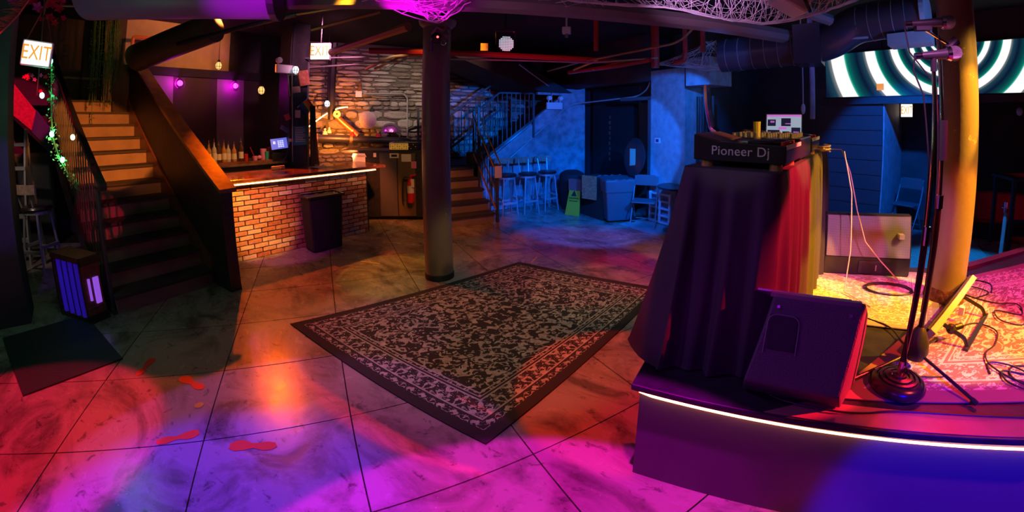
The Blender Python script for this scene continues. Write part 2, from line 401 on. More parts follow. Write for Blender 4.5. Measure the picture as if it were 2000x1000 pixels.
def bend(pts, rad=0.05, k=5):
    """round the corners of a polyline"""
    pts = [Vector(p) for p in pts]; out = [pts[0]]
    for a, b, c in zip(pts, pts[1:], pts[2:]):
        d0 = (a-b); d1 = (c-b); q = min(rad, d0.length*0.45, d1.length*0.45)
        s0 = b + d0.normalized()*q; s1 = b + d1.normalized()*q
        for i in range(k+1):
            t = i/k; out.append(s0*(1-t)**2 + b*2*t*(1-t) + s1*t*t)
    out.append(pts[-1]); return out
def dup(root, loc, rot=None, label=None):
    r = root.copy(); COL.objects.link(r); r.location = loc
    if rot is not None: r.rotation_euler = (0,0,rot)
    if label: r['label'] = label
    for ch in list(root.children):
        c = ch.copy(); COL.objects.link(c); c.parent = r
        for g in list(ch.children):
            d = g.copy(); COL.objects.link(d); d.parent = c
    return r

# ------------------------------------------------------------------ node materials for the large surfaces
def floor_material():
    m = bpy.data.materials.new('stained_concrete'); m.use_nodes = True
    n = m.node_tree; L = n.links; b = n.nodes['Principled BSDF']
    g = n.nodes.new('ShaderNodeNewGeometry')
    mp = n.nodes.new('ShaderNodeMapping'); mp.inputs['Scale'].default_value = (1.0, 1.6, 1.0); mp.inputs['Rotation'].default_value = (0, 0, 0.9)
    L.new(g.outputs['Position'], mp.inputs['Vector'])
    n1 = n.nodes.new('ShaderNodeTexNoise'); n1.inputs['Scale'].default_value = 1.3; n1.inputs['Detail'].default_value = 9; n1.inputs['Roughness'].default_value = 0.62; n1.inputs['Distortion'].default_value = 1.6
    L.new(mp.outputs[0], n1.inputs['Vector'])
    c1 = n.nodes.new('ShaderNodeValToRGB'); c1.color_ramp.elements[0].position = 0.36; c1.color_ramp.elements[0].color = (0.14, 0.11, 0.09, 1)
    c1.color_ramp.elements[1].position = 0.56; c1.color_ramp.elements[1].color = (0.36, 0.29, 0.25, 1)
    L.new(n1.outputs['Fac'], c1.inputs[0])
    n2 = n.nodes.new('ShaderNodeTexNoise'); n2.inputs['Scale'].default_value = 7.5; n2.inputs['Detail'].default_value = 7; n2.inputs['Roughness'].default_value = 0.7; n2.inputs['Distortion'].default_value = 0.5
    L.new(mp.outputs[0], n2.inputs['Vector'])
    c2 = n.nodes.new('ShaderNodeValToRGB'); c2.color_ramp.elements[0].position = 0.34; c2.color_ramp.elements[0].color = (0.22, 0.2, 0.2, 1)
    c2.color_ramp.elements[1].position = 0.42; c2.color_ramp.elements[1].color = (1, 1, 1, 1)
    L.new(n2.outputs['Fac'], c2.inputs[0])
    mx = n.nodes.new('ShaderNodeMix'); mx.data_type = 'RGBA'; mx.blend_type = 'MULTIPLY'; mx.inputs[0].default_value = 0.72
    L.new(c1.outputs[0], mx.inputs[6]); L.new(c2.outputs[0], mx.inputs[7])
    n3 = n.nodes.new('ShaderNodeTexNoise'); n3.inputs['Scale'].default_value = 60; n3.inputs['Detail'].default_value = 3
    L.new(g.outputs['Position'], n3.inputs['Vector'])
    c3 = n.nodes.new('ShaderNodeMapRange'); c3.inputs[1].default_value = 0.70; c3.inputs[2].default_value = 0.74; c3.inputs[3].default_value = 0; c3.inputs[4].default_value = 0.6
    L.new(n3.outputs['Fac'], c3.inputs[0])
    m2 = n.nodes.new('ShaderNodeMix'); m2.data_type = 'RGBA'; m2.inputs[7].default_value = (0.6, 0.55, 0.5, 1)
    L.new(c3.outputs[0], m2.inputs[0]); L.new(mx.outputs[2], m2.inputs[6]); L.new(m2.outputs[2], b.inputs['Base Color'])
    rr = n.nodes.new('ShaderNodeMapRange'); rr.inputs[3].default_value = 0.14; rr.inputs[4].default_value = 0.36; b.inputs['Specular IOR Level'].default_value = 0.32
    L.new(n2.outputs['Fac'], rr.inputs[0]); L.new(rr.outputs[0], b.inputs['Roughness'])
    bp = n.nodes.new('ShaderNodeBump'); bp.inputs['Strength'].default_value = 0.25; bp.inputs['Distance'].default_value = 0.01
    L.new(n1.outputs['Fac'], bp.inputs['Height']); L.new(bp.outputs[0], b.inputs['Normal'])
    return m
def rug_material(name, dark, light, half_w, half_l, scale=1.0, invert=False, thr=0.5):
    """mirrored scroll-work in a field with banded borders; object coordinates, centre at the rug's middle"""
    m = bpy.data.materials.new(name); m.use_nodes = True
    n = m.node_tree; L = n.links; b = n.nodes['Principled BSDF']; b.inputs['Roughness'].default_value = 0.95
    def math_(op, a, c=None, v=None, v0=None):
        q = n.nodes.new('ShaderNodeMath'); q.operation = op
        if a is not None: L.new(a, q.inputs[0])
        if v0 is not None: q.inputs[0].default_value = v0
        if c is not None: L.new(c, q.inputs[1])
        elif v is not None: q.inputs[1].default_value = v
        return q.outputs[0]
    uv = n.nodes.new('ShaderNodeUVMap')
    sp = n.nodes.new('ShaderNodeSeparateXYZ'); L.new(uv.outputs[0], sp.inputs[0])
    X = math_('MULTIPLY', math_('SUBTRACT', sp.outputs[0], v=0.5), v=2*half_w)
    Y = math_('MULTIPLY', math_('SUBTRACT', sp.outputs[1], v=0.5), v=2*half_l)
    ax = math_('ABSOLUTE', X); ay = math_('ABSOLUTE', Y)
    ex = math_('SUBTRACT', None, ax, v0=half_w); ey = math_('SUBTRACT', None, ay, v0=half_l)
    e = math_('MINIMUM', ex, ey)                                       # distance to the rug edge
    # field motif
    cb = n.nodes.new('ShaderNodeCombineXYZ'); L.new(ax, cb.inputs[0]); L.new(ay, cb.inputs[1])
    def motif(vec, sc_, lo, hi, seed):
        nz = n.nodes.new('ShaderNodeTexNoise'); nz.inputs['Scale'].default_value = sc_*1.3; nz.inputs['Detail'].default_value = 1
        L.new(vec, nz.inputs['Vector'])
        vm = n.nodes.new('ShaderNodeVectorMath'); vm.operation = 'MULTIPLY_ADD'; vm.inputs[1].default_value = (0.16/scale,)*3
        L.new(nz.outputs['Color'], vm.inputs[0]); L.new(vec, vm.inputs[2])
        v1 = n.nodes.new('ShaderNodeTexVoronoi'); v1.feature = 'DISTANCE_TO_EDGE'; v1.inputs['Scale'].default_value = sc_
        L.new(vm.outputs[0], v1.inputs['Vector'])
        v2 = n.nodes.new('ShaderNodeTexVoronoi'); v2.feature = 'F1'; v2.inputs['Scale'].default_value = sc_*2.1
        L.new(vm.outputs[0], v2.inputs['Vector'])
        l1 = math_('LESS_THAN', v1.outputs['Distance'], v=lo)
        ring = math_('MULTIPLY', math_('GREATER_THAN', v2.outputs['Distance'], v=0.16), math_('LESS_THAN', v2.outputs['Distance'], v=hi))
        n2 = n.nodes.new('ShaderNodeTexNoise'); n2.inputs['Scale'].default_value = sc_*3.2; n2.inputs['Detail'].default_value = 2; n2.inputs['Distortion'].default_value = 1.5
        L.new(vec, n2.inputs['Vector'])
        bl = math_('GREATER_THAN', n2.outputs['Fac'], v=0.56)
        brk = math_('GREATER_THAN', n2.outputs['Fac'], v=0.46)
        return math_('MAXIMUM', math_('MULTIPLY', math_('MAXIMUM', l1, ring), brk), bl)
    f = motif(cb.outputs[0], 5.0*scale, 0.055, 0.3, 0)
    # border: repeat along the edge
    def rep(a, per):
        return math_('ABSOLUTE', math_('SUBTRACT', math_('FRACT', math_('DIVIDE', a, v=per)), v=0.5))
    vert = math_('LESS_THAN', ex, ey)
    along = n.nodes.new('ShaderNodeMix'); L.new(vert, along.inputs[0]); L.new(ax, along.inputs[2]); L.new(ay, along.inputs[3])
    ra = math_('MULTIPLY', rep(along.outputs[0], 0.26/scale), v=0.26/scale)
    cb2 = n.nodes.new('ShaderNodeCombineXYZ'); L.new(ra, cb2.inputs[0]); L.new(e, cb2.inputs[1])
    fb = motif(cb2.outputs[0], 9.0*scale, 0.07, 0.36, 3)
    s = half_w/1.1
    def band(lo, hi): return math_('MULTIPLY', math_('GREATER_THAN', e, v=lo*s), math_('LESS_THAN', e, v=hi*s))
    inb = band(0.085, 0.37); field = math_('GREATER_THAN', e, v=0.37*s)
    pat = math_('ADD', math_('MULTIPLY', inb, fb), math_('MULTIPLY', field, f))
    lines = math_('ADD', math_('ADD', band(0.155, 0.168), band(0.30, 0.313)), math_('ADD', band(0.36, 0.372), band(0.33, 0.338)))
    pat = math_('MAXIMUM', pat, lines)
    gaps = math_('ADD', band(0.14, 0.154), band(0.313, 0.329))
    pat = math_('MULTIPLY', pat, math_('SUBTRACT', None, gaps, v0=1.0))
    wn = n.nodes.new('ShaderNodeTexNoise'); wn.inputs['Scale'].default_value = 45; wn.inputs['Detail'].default_value = 4
    L.new(uv.outputs[0], wn.inputs['Vector'])
    worn = n.nodes.new('ShaderNodeMapRange'); worn.inputs[1].default_value = 0.3; worn.inputs[2].default_value = 0.7; worn.inputs[3].default_value = 0.55; worn.inputs[4].default_value = 1.0
    L.new(wn.outputs['Fac'], worn.inputs[0])
    mx = n.nodes.new('ShaderNodeMix'); mx.data_type = 'RGBA'; mx.inputs[6].default_value = (*dark, 1); mx.inputs[7].default_value = (*light, 1)
    L.new(math_('MULTIPLY', pat, worn.outputs[0]), mx.inputs[0]); L.new(mx.outputs[2], b.inputs['Base Color'])
    bp = n.nodes.new('ShaderNodeBump'); bp.inputs['Strength'].default_value = 0.4; bp.inputs['Distance'].default_value = 0.004
    L.new(pat, bp.inputs['Height']); L.new(bp.outputs[0], b.inputs['Normal'])
    return m
def column_material():
    m = bpy.data.materials.new('scuffed_column_paint'); m.use_nodes = True
    n = m.node_tree; L = n.links; b = n.nodes['Principled BSDF']; b.inputs['Roughness'].default_value = 0.33
    tc = n.nodes.new('ShaderNodeTexCoord')
    a = n.nodes.new('ShaderNodeTexNoise'); a.inputs['Scale'].default_value = 26; a.inputs['Detail'].default_value = 6; a.inputs['Roughness'].default_value = 0.75
    L.new(tc.outputs['Object'], a.inputs['Vector'])
    lo = n.nodes.new('ShaderNodeTexNoise'); lo.inputs['Scale'].default_value = 3.2; lo.inputs['Detail'].default_value = 1
    L.new(tc.outputs['Object'], lo.inputs['Vector'])
    mu = n.nodes.new('ShaderNodeMath'); mu.operation = 'MULTIPLY'; L.new(a.outputs['Fac'], mu.inputs[0]); L.new(lo.outputs['Fac'], mu.inputs[1])
    mr = n.nodes.new('ShaderNodeMapRange'); mr.inputs[1].default_value = 0.385; mr.inputs[2].default_value = 0.40; L.new(mu.outputs[0], mr.inputs[0])
    mx = n.nodes.new('ShaderNodeMix'); mx.data_type = 'RGBA'; mx.inputs[6].default_value = (0.20, 0.15, 0.11, 1); mx.inputs[7].default_value = (0.5, 0.36, 0.2, 1)
    L.new(mr.outputs[0], mx.inputs[0]); L.new(mx.outputs[2], b.inputs['Base Color'])
    bp = n.nodes.new('ShaderNodeBump'); bp.inputs['Strength'].default_value = 0.25; bp.inputs['Distance'].default_value = 0.01
    L.new(a.outputs['Fac'], bp.inputs['Height']); L.new(bp.outputs[0], b.inputs['Normal'])
    return m
def ring_screen_material(cy):
    """concentric light rings shown on the video wall; object coordinates y,z"""
    m = bpy.data.materials.new('video_wall_rings'); m.use_nodes = True
    n = m.node_tree; L = n.links; b = n.nodes['Principled BSDF']
    tc = n.nodes.new('ShaderNodeTexCoord'); sp = n.nodes.new('ShaderNodeSeparateXYZ'); L.new(tc.outputs['Object'], sp.inputs[0])
    cb = n.nodes.new('ShaderNodeCombineXYZ'); L.new(sp.outputs[1], cb.inputs[0])
    mz = n.nodes.new('ShaderNodeMath'); mz.operation = 'SUBTRACT'; mz.inputs[1].default_value = 0.54; L.new(sp.outputs[2], mz.inputs[0]); L.new(mz.outputs[0], cb.inputs[1])
    ln = n.nodes.new('ShaderNodeVectorMath'); ln.operation = 'LENGTH'; L.new(cb.outputs[0], ln.inputs[0])
    lg = n.nodes.new('ShaderNodeMath'); lg.operation = 'LOGARITHM'; lg.inputs[1].default_value = 2.718282; L.new(ln.outputs['Value'], lg.inputs[0])
    d = n.nodes.new('ShaderNodeMath'); d.operation = 'DIVIDE'; d.inputs[1].default_value = 0.38; L.new(lg.outputs[0], d.inputs[0])
    ad = n.nodes.new('ShaderNodeMath'); ad.operation = 'ADD'; ad.inputs[1].default_value = 10.13; L.new(d.outputs[0], ad.inputs[0])
    fr = n.nodes.new('ShaderNodeMath'); fr.operation = 'FRACT'; L.new(ad.outputs[0], fr.inputs[0])
    cr = n.nodes.new('ShaderNodeValToRGB'); E = cr.color_ramp.elements
    E[0].position = 0.0; E[0].color = (0.0, 0.006, 0.03, 1)
    E[1].position = 1.0; E[1].color = (0.0, 0.006, 0.03, 1)
    for p, c in ((0.18, (0.0, 0.05, 0.06)), (0.30, (0.0, 0.16, 0.12)), (0.345, (0.05, 0.5, 0.36)), (0.36, (1.02, 1.05, 1.02)), (0.69, (1.05, 1.02, 1.02)), (0.71, (0.2, 0.22, 0.22)), (0.80, (0.01, 0.05, 0.08))):
        e = E.new(p); e.color = (*c, 1)
    L.new(fr.outputs[0], cr.inputs[0]); L.new(cr.outputs[0], b.inputs['Emission Color']); b.inputs['Emission Strength'].default_value = 1.0
    b.inputs['Base Color'].default_value = (0.02, 0.02, 0.02, 1)
    return m
M['floor'] = floor_material()
M['columnpaint'] = column_material()

# ------------------------------------------------------------------ the setting
FLX0, FLX1, FLY0, FLY1 = -9.2, 6.0, -3.0, 11.5
fl = struct(MB().box(FLX0, FLX1, FLY0, FLY1, -0.12, -0.012).build('floor', 'mortar'))
xs = [-0.02 + 0.857*k for k in range(-6, 13)]; ys = [1.51 + 0.733*(k-2) for k in range(-6, 14)]
slab = None
for i in range(len(xs)-1):
    for j in range(len(ys)-1):
        cx, cy = (xs[i]+xs[i+1])/2, (ys[j]+ys[j+1])/2
        wx, wy, _ = T(cx, cy)
        if not (-8.0 < wx < 4.6 and -1.9 < wy < 8.6) or cx > 8 or (wx > 0.4 and wy < 3.4) or cx > 5.9 and cy > 3.6: continue
        if slab is None:
            a, b_ = 0.857/2-0.004, 0.733/2-0.004
            slab = MB().hexa([(-a,-b_,-.03),(a,-b_,-.03),(a,b_,-.03),(-a,b_,-.03)], [(-a,-b_,0),(a,-b_,0),(a,b_,0),(-a,b_,0)]).mesh('slab', M['floor'])
        o = bpy.data.objects.new('slab', slab); COL.objects.link(o); o.parent = fl
        o.location = (wx, wy, rnd.uniform(-0.0015, 0.0)); o.rotation_euler = (0, 0, AT)
CE = 3.3
struct(MB().box(FLX0, FLX1, FLY0, FLY1, CE, CE+0.1).build('ceiling', 'ceiling'))
for nm, b_ in (('wall_left', (-9.2,-9.0,-3.0,11.5)), ('wall_front', (-9.2,6.0,-3.1,-2.9)), ('wall_right', (5.9,6.0,-3.0,11.5)), ('wall_far', (-9.2,6.0,11.4,11.5))):
    struct(MB().box(*b_, -0.02, CE).build(nm, 'walldark'))
def twall(nm, m, x0, x1, y0, y1, z0=0.0, z1=CE):
    return struct(MB().box(x0, x1, y0, y1, z0, z1).build(nm, m, rot=AT))
# rough stone wall behind the bar: every stone is a part
wb = twall('wall_back', 'joint', -1.6, 5.3, 8.42, 8.6)
stones = []
z = 0.72; row = 0
while z < 3.2:
    h = rnd.choice([0.06, 0.08, 0.11, 0.14, 0.19]) if z < 2.1 else rnd.choice([0.06, 0.08, 0.09])
    x = -0.55 - rnd.random()*0.3
    while x < (4.3 if z > 1.0 else 3.0):
        w = h*rnd.uniform(1.3, 3.2) if z < 2.1 else rnd.uniform(0.2, 0.5)
        stones.append((x, z, w, h)); x += w
    z += h; row += 1
stones.sort(key=lambda s: -s[2]*s[3])
def stone_mb(w, h, mb=None, ox=0, oz=0):
    mb = mb or MB()
    j = lambda s: rnd.uniform(-s, s)
    g = 0.004; dpt = rnd.uniform(0.03, 0.09); a = w/2-g; c = h/2-g
    back = [(ox-a, 0.02, oz-c), (ox+a, 0.02, oz-c), (ox+a, 0.02, oz+c), (ox-a, 0.02, oz+c)]
    n_ = 8; ring = []
    for k in range(n_):
        t = 2*PI*(k+0.5)/n_
        px = max(-1, min(1, 1.25*math.cos(t))); pz = max(-1, min(1, 1.35*math.sin(t)))
        ring.append((ox+a*px*(1-rnd.random()*0.10), oz+c*pz*(1-rnd.random()*0.14)))
    v = [(p[0], 0.0, p[1]) for p in ring] + [(ox+(p[0]-ox)*0.97, -dpt*0.7, oz+(p[1]-oz)*0.95) for p in ring] + [(ox+(p[0]-ox)*0.72+j(.01), -dpt+j(.012), oz+(p[1]-oz)*0.66+j(.006)) for p in ring]
    f = []
    for q in range(2):
        for k in range(n_): f.append((q*n_+k, q*n_+(k+1)%n_, (q+1)*n_+(k+1)%n_, (q+1)*n_+k))
    f.append(tuple(2*n_+k for k in range(n_)))
    return mb.add(v, f)
for (x, z, w, h) in stones[:290]:
    stone_mb(w*rnd.uniform(.92,1.05), h*rnd.uniform(.82,1.12)).build('stone', 'stone', parent=wb, loc=(x+w/2, 8.42+rnd.uniform(-.01,.015), z+h/2+rnd.uniform(-.012,.012))).rotation_euler = (0, rnd.uniform(-.06,.06), 0)
rest = MB()
for (x, z, w, h) in stones[290:]: stone_mb(w, h, rest, x+w/2, z+h/2)
o = rest.build('small_stones', 'stone', parent=wb, loc=(0, 8.42, 0)); o['kind'] = 'stuff'
# blue painted walls
w_ = MB().prism([(2.72,0),(5.2,0),(5.2,2.46),(4.6,2.28),(2.72,0.9)], 6.9, 7.0, axis='y'); struct(w_.build('wall_stairs', 'wallblue2', rot=AT))
struct(MB().box(4.0, 5.2, 6.91, 6.99, 2.28, 2.42).build('wall_upper', 'wallblue2', rot=AT))
w_ = MB().box(5.0, 5.5, 3.98, 4.72, 0, 2.62); struct(w_.build('wall_pillar', 'wallblue', rot=AT))
twall('wall_header', 'walldark', 5.0, 5.2, 4.72, 8.4, 2.45, CE)
w_ = MB().box(5.5, 5.6, 4.0, 8.0, 0, CE); struct(w_.build('wall_recess', 'walldark', rot=AT))
w_ = MB().box(5.42, 5.5, 5.5, 6.9, 0, 2.45); struct(w_.build('wall_doorway', mat('unlit_black',(0.006,0.006,0.007),0.9), rot=AT))  # near-black colour stands in for the doorway's shade
# the far dark wall beyond the stage and the alcove below the video wall
gw = twall('wall_grooved', 'walldark', 7.0, 7.1, 1.52, 4.1)
for k in range(9):
    MB().box(6.985, 7.0, 1.53, 2.62, 0.22+0.235*k, 0.22+0.235*k+0.225).build('plank', mat('groove_board', (0.05, 0.055, 0.07), 0.5) if k == 0 else bpy.data.materials['groove_board'], parent=gw)
twall('wall_step', 'walldark', 5.5, 7.1, 3.9, 4.0)
gr = twall('wall_alcove_side', 'wallblue', 7.0, 8.55, 1.5, 1.52, 0, 2.12)
twall('wall_screen_header', 'walldark', 6.99, 7.2, -3.2, 1.5, 2.12, CE)
twall('wall_alcove', 'walldark', 8.5, 8.6, 0.95, 1.6)
twall('wall_dark_room', 'wallred', 9.3, 9.4, -6.0, 1.0)
twall('trim_1', 'walldark', 6.93, 7.0, -3.2, 2.6, 2.04, 2.14)

# ------------------------------------------------------------------ bar
bar = thing('bar_counter', 'brick fronted bar with a dark red wooden top and a glowing strip under its lip', 'bar', (-5.34, 1.40, 0))
BL = 2.15
MB().box(-0.55, -0.012, 0, BL, 0, 0.955).build('bar_body', 'mortar', bar)
rows = 15; rh = 0.955/rows; bw = 0.19
for r_ in range(rows):
    y = -bw*0.5*(r_ % 2) - 0.02*((r_*37) % 5)/4
    while y < BL:
        a, b_ = max(y, 0), min(y+bw, BL)
        if b_-a > 0.03:
            o = MB(); g = 0.0068; p = rnd.uniform(-0.002, 0.004); q = lambda: rnd.uniform(-.002, .002)
            o.hexa([(-0.014, g, g), (0.006+p, g+q(), g+q()), (0.006+p, b_-a-g+q(), g+q()), (-0.014, b_-a-g, g)],
                   [(-0.014, g, rh-g), (0.006+p, g+q(), rh-g+q()), (0.006+p, b_-a-g+q(), rh-g+q()), (-0.014, b_-a-g, rh-g)])
            o.build('brick', 'brick', bar, loc=(0, a, r_*rh))
        y += bw
# brick return on the far end
MB().box(-0.55, -0.001, BL, BL+0.02, 0, 0.955).build('end_panel', 'black', bar)
MB().box(-0.66, 0.11, -0.02, BL+0.30, 1.0, 1.045).build('bar_top', 'bartop', bar, bevel=0.008)
MB().box(-0.60, 0.05, -0.02, BL+0.12, 0.955, 1.0).build('top_support', 'black', bar)
MB().box(0.052, 0.066, 0.0, BL+0.14, 0.972, 0.984).build('light_strip', 'led_bar', bar)
# back counter, till, bottles
bc = thing('back_counter', 'dark back counter with a brass edged speed rail behind the bar', 'counter', (-6.85, 1.0, 0))
MB().box(0, 0.5, 0, 2.2, 0, 1.11).build('cabinet_body', 'black', bc)
MB().box(-0.02, 0.53, -0.02, 2.22, 1.11, 1.15).build('worktop', 'bartop', bc)
MB().box(0.53, 0.545, 0.2, 1.7, 1.085, 1.115).build('edge_rail', 'wood', bc)
MB().box(0.55, 0.72, 0.4, 1.8, 0.9, 0.92).build('speed_rail_tray', 'steel', bc)
MB().box(0.71, 0.725, 0.4, 1.8, 0.92, 1.0).build('speed_rail_front', 'steel', bc)
def bottle(x, y, m, h=0.3, lab=True, label=''):
    t = thing('spirit_bottle', label, 'bottle', (x, y, 1.15), 0, 'spirit bottles on the back counter')
    r = 0.036
    MB().lathe([(0.001,0),(r,0.002),(r,h*0.52),(r*0.8,h*0.62),(r*0.36,h*0.7),(r*0.34,h*0.84),(0.001,h*0.84)], n=14).build('glass_body', m, t, smooth=True)
    if lab: MB().lathe([(r+0.001,h*0.12),(r+0.001,h*0.42)], n=14).build('paper_label', 'label', t, smooth=True)
    MB().cyl((0,0,h*0.84),(0,0,h*0.88),r*0.42,n=10).cyl((0,0,h*0.88),(0.012,0,h*1.05),0.005,0.003,n=6).build('pourer', 'steel', t)
bl = [(1.43,'glassdark',.22,'small dark bottle, first from the sloping stair wall'),(1.49,'glassdark',.24,'dark bottle, second from the sloping stair wall'),(1.56,'liquor',.31,'amber bottle with a gold label, third from the stair wall'),
      (1.63,'clearglass',.33,'tall pale bottle with a cream label, fourth from the stair wall'),(1.70,'glassdark',.29,'dark necked bottle, fifth from the stair wall'),(1.77,'liquor',.31,'amber bottle with a wide cream label, sixth from the stair wall'),
      (1.84,'clearglass',.29,'pale bottle with a slim pourer, seventh from the stair wall'),(1.92,'liquor',.28,'round topped amber bottle, eighth from the stair wall'),(2.03,'glassdark',.33,'tall dark bottle standing last in the row, nearest the red cup')]
for i, (y, m, h, lb) in enumerate(bl): bottle(-6.44+0.02*(i % 2), y-0.02, m, h, i > 1, lb)
for (x, y, r, h, m, lb) in ((-6.45,2.09,0.03,0.1,'red','small red cup beside the last dark bottle'),(-6.45,2.42,0.032,0.12,'green','teal tumbler in front of the till'),(-6.5,2.38,0.05,0.16,'flower_pink','pink lidded tub behind the teal tumbler')):
    t = tag(MB().lathe([(0.001,0),(r*0.8,0.0),(r,h),(r*0.93,h),(r*0.74,0.01),(0.001,0.01)], n=16).build('cup', m, loc=(x,y,1.15), smooth=True), lb, 'cup')
t = tag(MB().box(-0.05,0.05,-0.04,0.04,0,0.18).build('carton', 'red', loc=(-6.5,2.5,1.15), bevel=.004), 'red drinks carton leaning by the left side of the till', 'carton')
t = thing('bar_tool_cluster', 'pink scoop and straws in a holder between the bottles and the tumbler', 'utensils', (-6.42, 2.22, 1.15))
MB().lathe([(0.001,0),(0.035,0),(0.04,0.06),(0.036,0.06),(0.03,0.01),(0.001,0.01)], n=14).build('holder', 'flower_pink', t, smooth=True)
MB().cyl((0,0,0.02),(0.02,-0.08,0.2),0.006).build('straw', 'red', t); MB().ball((0,0.07,0.035),0.035).build('scoop', 'flower_pink', t, smooth=True)
till = thing('till', 'black bar till with a glowing blue touch screen on the back counter', 'till', (-6.40, 2.60, 1.15), -0.1)
MB().box(-0.2,0.12,-0.13,0.16,0,0.1).build('cash_drawer', 'blackgloss', till, bevel=.006)
MB().obox((0.0,0,0.16),(0.05,0.08,0.12),0).build('stand', 'blackgloss', till)
sc_ = MB().obox((0,0,0),(0.02,0.27,0.19),0).build('display', 'blackgloss', till, loc=(0.05,-0.01,0.235), bevel=.004); sc_.rotation_euler = (0.12,-0.35,-0.25)
MB().box(0.0105,0.012,-0.125,0.125,-0.085,0.085).build('screen_glass', 'screen', sc_)
kb = MB()
for i in range(4):
    for j in range(3): kb.box(0.0121,0.0128,-0.02+0.032*j,0.005+0.032*j,-0.06+0.03*i,-0.038+0.03*i)
kb.box(0.0121,0.0128,-0.09,-0.055,0.0,0.045); kb.build('screen_button_grid', 'screenbtn', sc_)
# things on the bar top
t = thing('carved_sign', 'small carved wooden sign lying on the bar top by the black post', 'sign', (-5.86, 2.36, 1.045), PI/2)
MB().lathe([(0.001,0),(0.05,0),(0.05,0.03),(0.001,0.03)], n=12).build('sign_boss', 'label', t)
MB().box(-0.1,0.1,-0.02,0.02,0.0,0.055).build('sign_plate', 'label', t, bevel=.008)
tag(MB().box(-0.13,0.13,-0.1,0.1,0,0.004).build('bar_menu', 'paper', loc=(-5.72,2.98,1.045), rot=0.3), 'white menu sheet lying flat on the bar top', 'menu')
# black post at the back of the bar with posters
post = thing('service_post', 'square black post behind the bar covered in notices and small flags', 'post', (-6.42, 2.98, 0))
MB().box(-0.22,0.2,-0.28,0.04,0,CE).build('post_shaft', 'black', post)
MB().box(0.2,0.22,0.02,0.045,0,2.7).build('corner_strip', 'steel', post)
X_ = -6.42+0.205
def onpost(name, y, z, w, h, m, lb, cat, tilt=0.0, x=X_, d=0.008):
    o = MB().box(0,d,-w/2,w/2,-h/2,h/2).build(name, m, loc=(x, y, z)); o.rotation_euler = (tilt,0,0); return tag(o, lb, cat)
nt = onpost('notice', 2.88, 1.51, 0.24, 0.3, 'notice', 'blue framed notice fixed low on the black post', 'notice')
for k in range(9): MB().box(0.008,0.0095,-0.085,0.085 if k % 3 else 0.05,0.12-0.027*k,0.13-0.027*k).build('text_line', 'paper', nt)
p2 = onpost('poster', 2.79, 2.3, 0.24, 0.36, 'blackgloss', 'black poster with a pale printed frame high on the post', 'poster', 0.12)
MB().box(0.008,0.01,-0.11,0.11,0.16,0.17).box(0.008,0.01,-0.11,-0.1,-0.17,0.16).box(0.008,0.01,-0.05,0.08,-0.12,-0.02).build('printed_frame', 'label', p2)
fg = thing('rainbow_flag', 'little rainbow flag on a white stick pinned to the post', 'flag', (X_+0.01, 2.83, 1.95))
MB().cyl((0.0,0,0),(0.0,0.19,0.16),0.006,n=8).build('stick', 'white', fg)
for k, m in enumerate(('rainbow_r','rainbow_o','yellow','rainbow_g','rainbow_b')):
    a = 0.19-0.032*k; zz = 0.15-0.022*k
    MB().hexa([(0,a-0.032,zz-0.022),(0.006,a-0.032,zz-0.022),(0.006,a,zz),(0,a,zz)], [(0,a+0.09,zz-0.17),(0.006,a+0.09,zz-0.17),(0.006,a+0.115,zz-0.15),(0,a+0.115,zz-0.15)]).build('stripe', m, fg)
onpost('cap_hat', 2.92, 2.42, 0.17, 0.24, 'orangetape', 'brown cloth cap hanging at the top of the post', 'hat', 0.2, d=0.05)
onpost('sticker', 2.84, 1.85, 0.09, 0.12, 'paper', 'white card pinned halfway down the post', 'card')
onpost('ribbon', 2.66, 1.8, 0.08, 0.09, 'red', 'small red ribbon bow hanging on the post edge', 'ribbon', 0.4, d=0.03)
onpost('mask', 2.62, 1.62, 0.14, 0.06, 'purple_glow' if False else 'bluesheet', 'purple party mask hanging on the post edge', 'mask', -0.5, d=0.03)
onpost('tag', 2.73, 1.44, 0.09, 0.05, 'paper', 'cream paper tag beside the blue notice', 'tag')
wpath('post_cable', [(X_+0.03,2.72,2.55),(X_+0.03,2.74,1.8),(X_+0.035,2.73,1.1)], 0.008, 'cablelight', 'pale cable running straight down the front of the post', 'cable')
wpath('hanging_wires', [(X_+0.03,2.70,1.42),(X_+0.06,2.62,1.2),(X_+0.04,2.56,1.12)], 0.01, 'bluesheet', 'dark blue wire loop hanging beside the till', 'cable')
cu = MB()
prof = [(0,0)]
for k in range(5): cu.tube([(-0.02*math.sin(k), 0.012*k, 0.0), (0.015*math.cos(k*2), 0.02*k, -0.45), (0, 0.03*k, -0.95)], 0.02, 6)
tag(cu.build('black_curtain', 'blackmatte', loc=(-6.15, 3.04, 1.98)), 'narrow black curtain hanging beside the post at the bar end', 'curtain')
em = thing('emergency_light', 'white emergency light box on the black post above the poster', 'light', (X_+0.0, 2.62, 2.47))
MB().box(0,0.07,-0.17,0.12,0,0.13).build('housing', 'white', em, bevel=.01)
MB().cyl((0.02,-0.13,0.19),(0.09,-0.13,0.19),0.045).build('lamp_head', 'white', em); MB().cyl((0.03,-0.13,0.13),(0.03,-0.13,0.16),0.01).build('bracket', 'white', em)
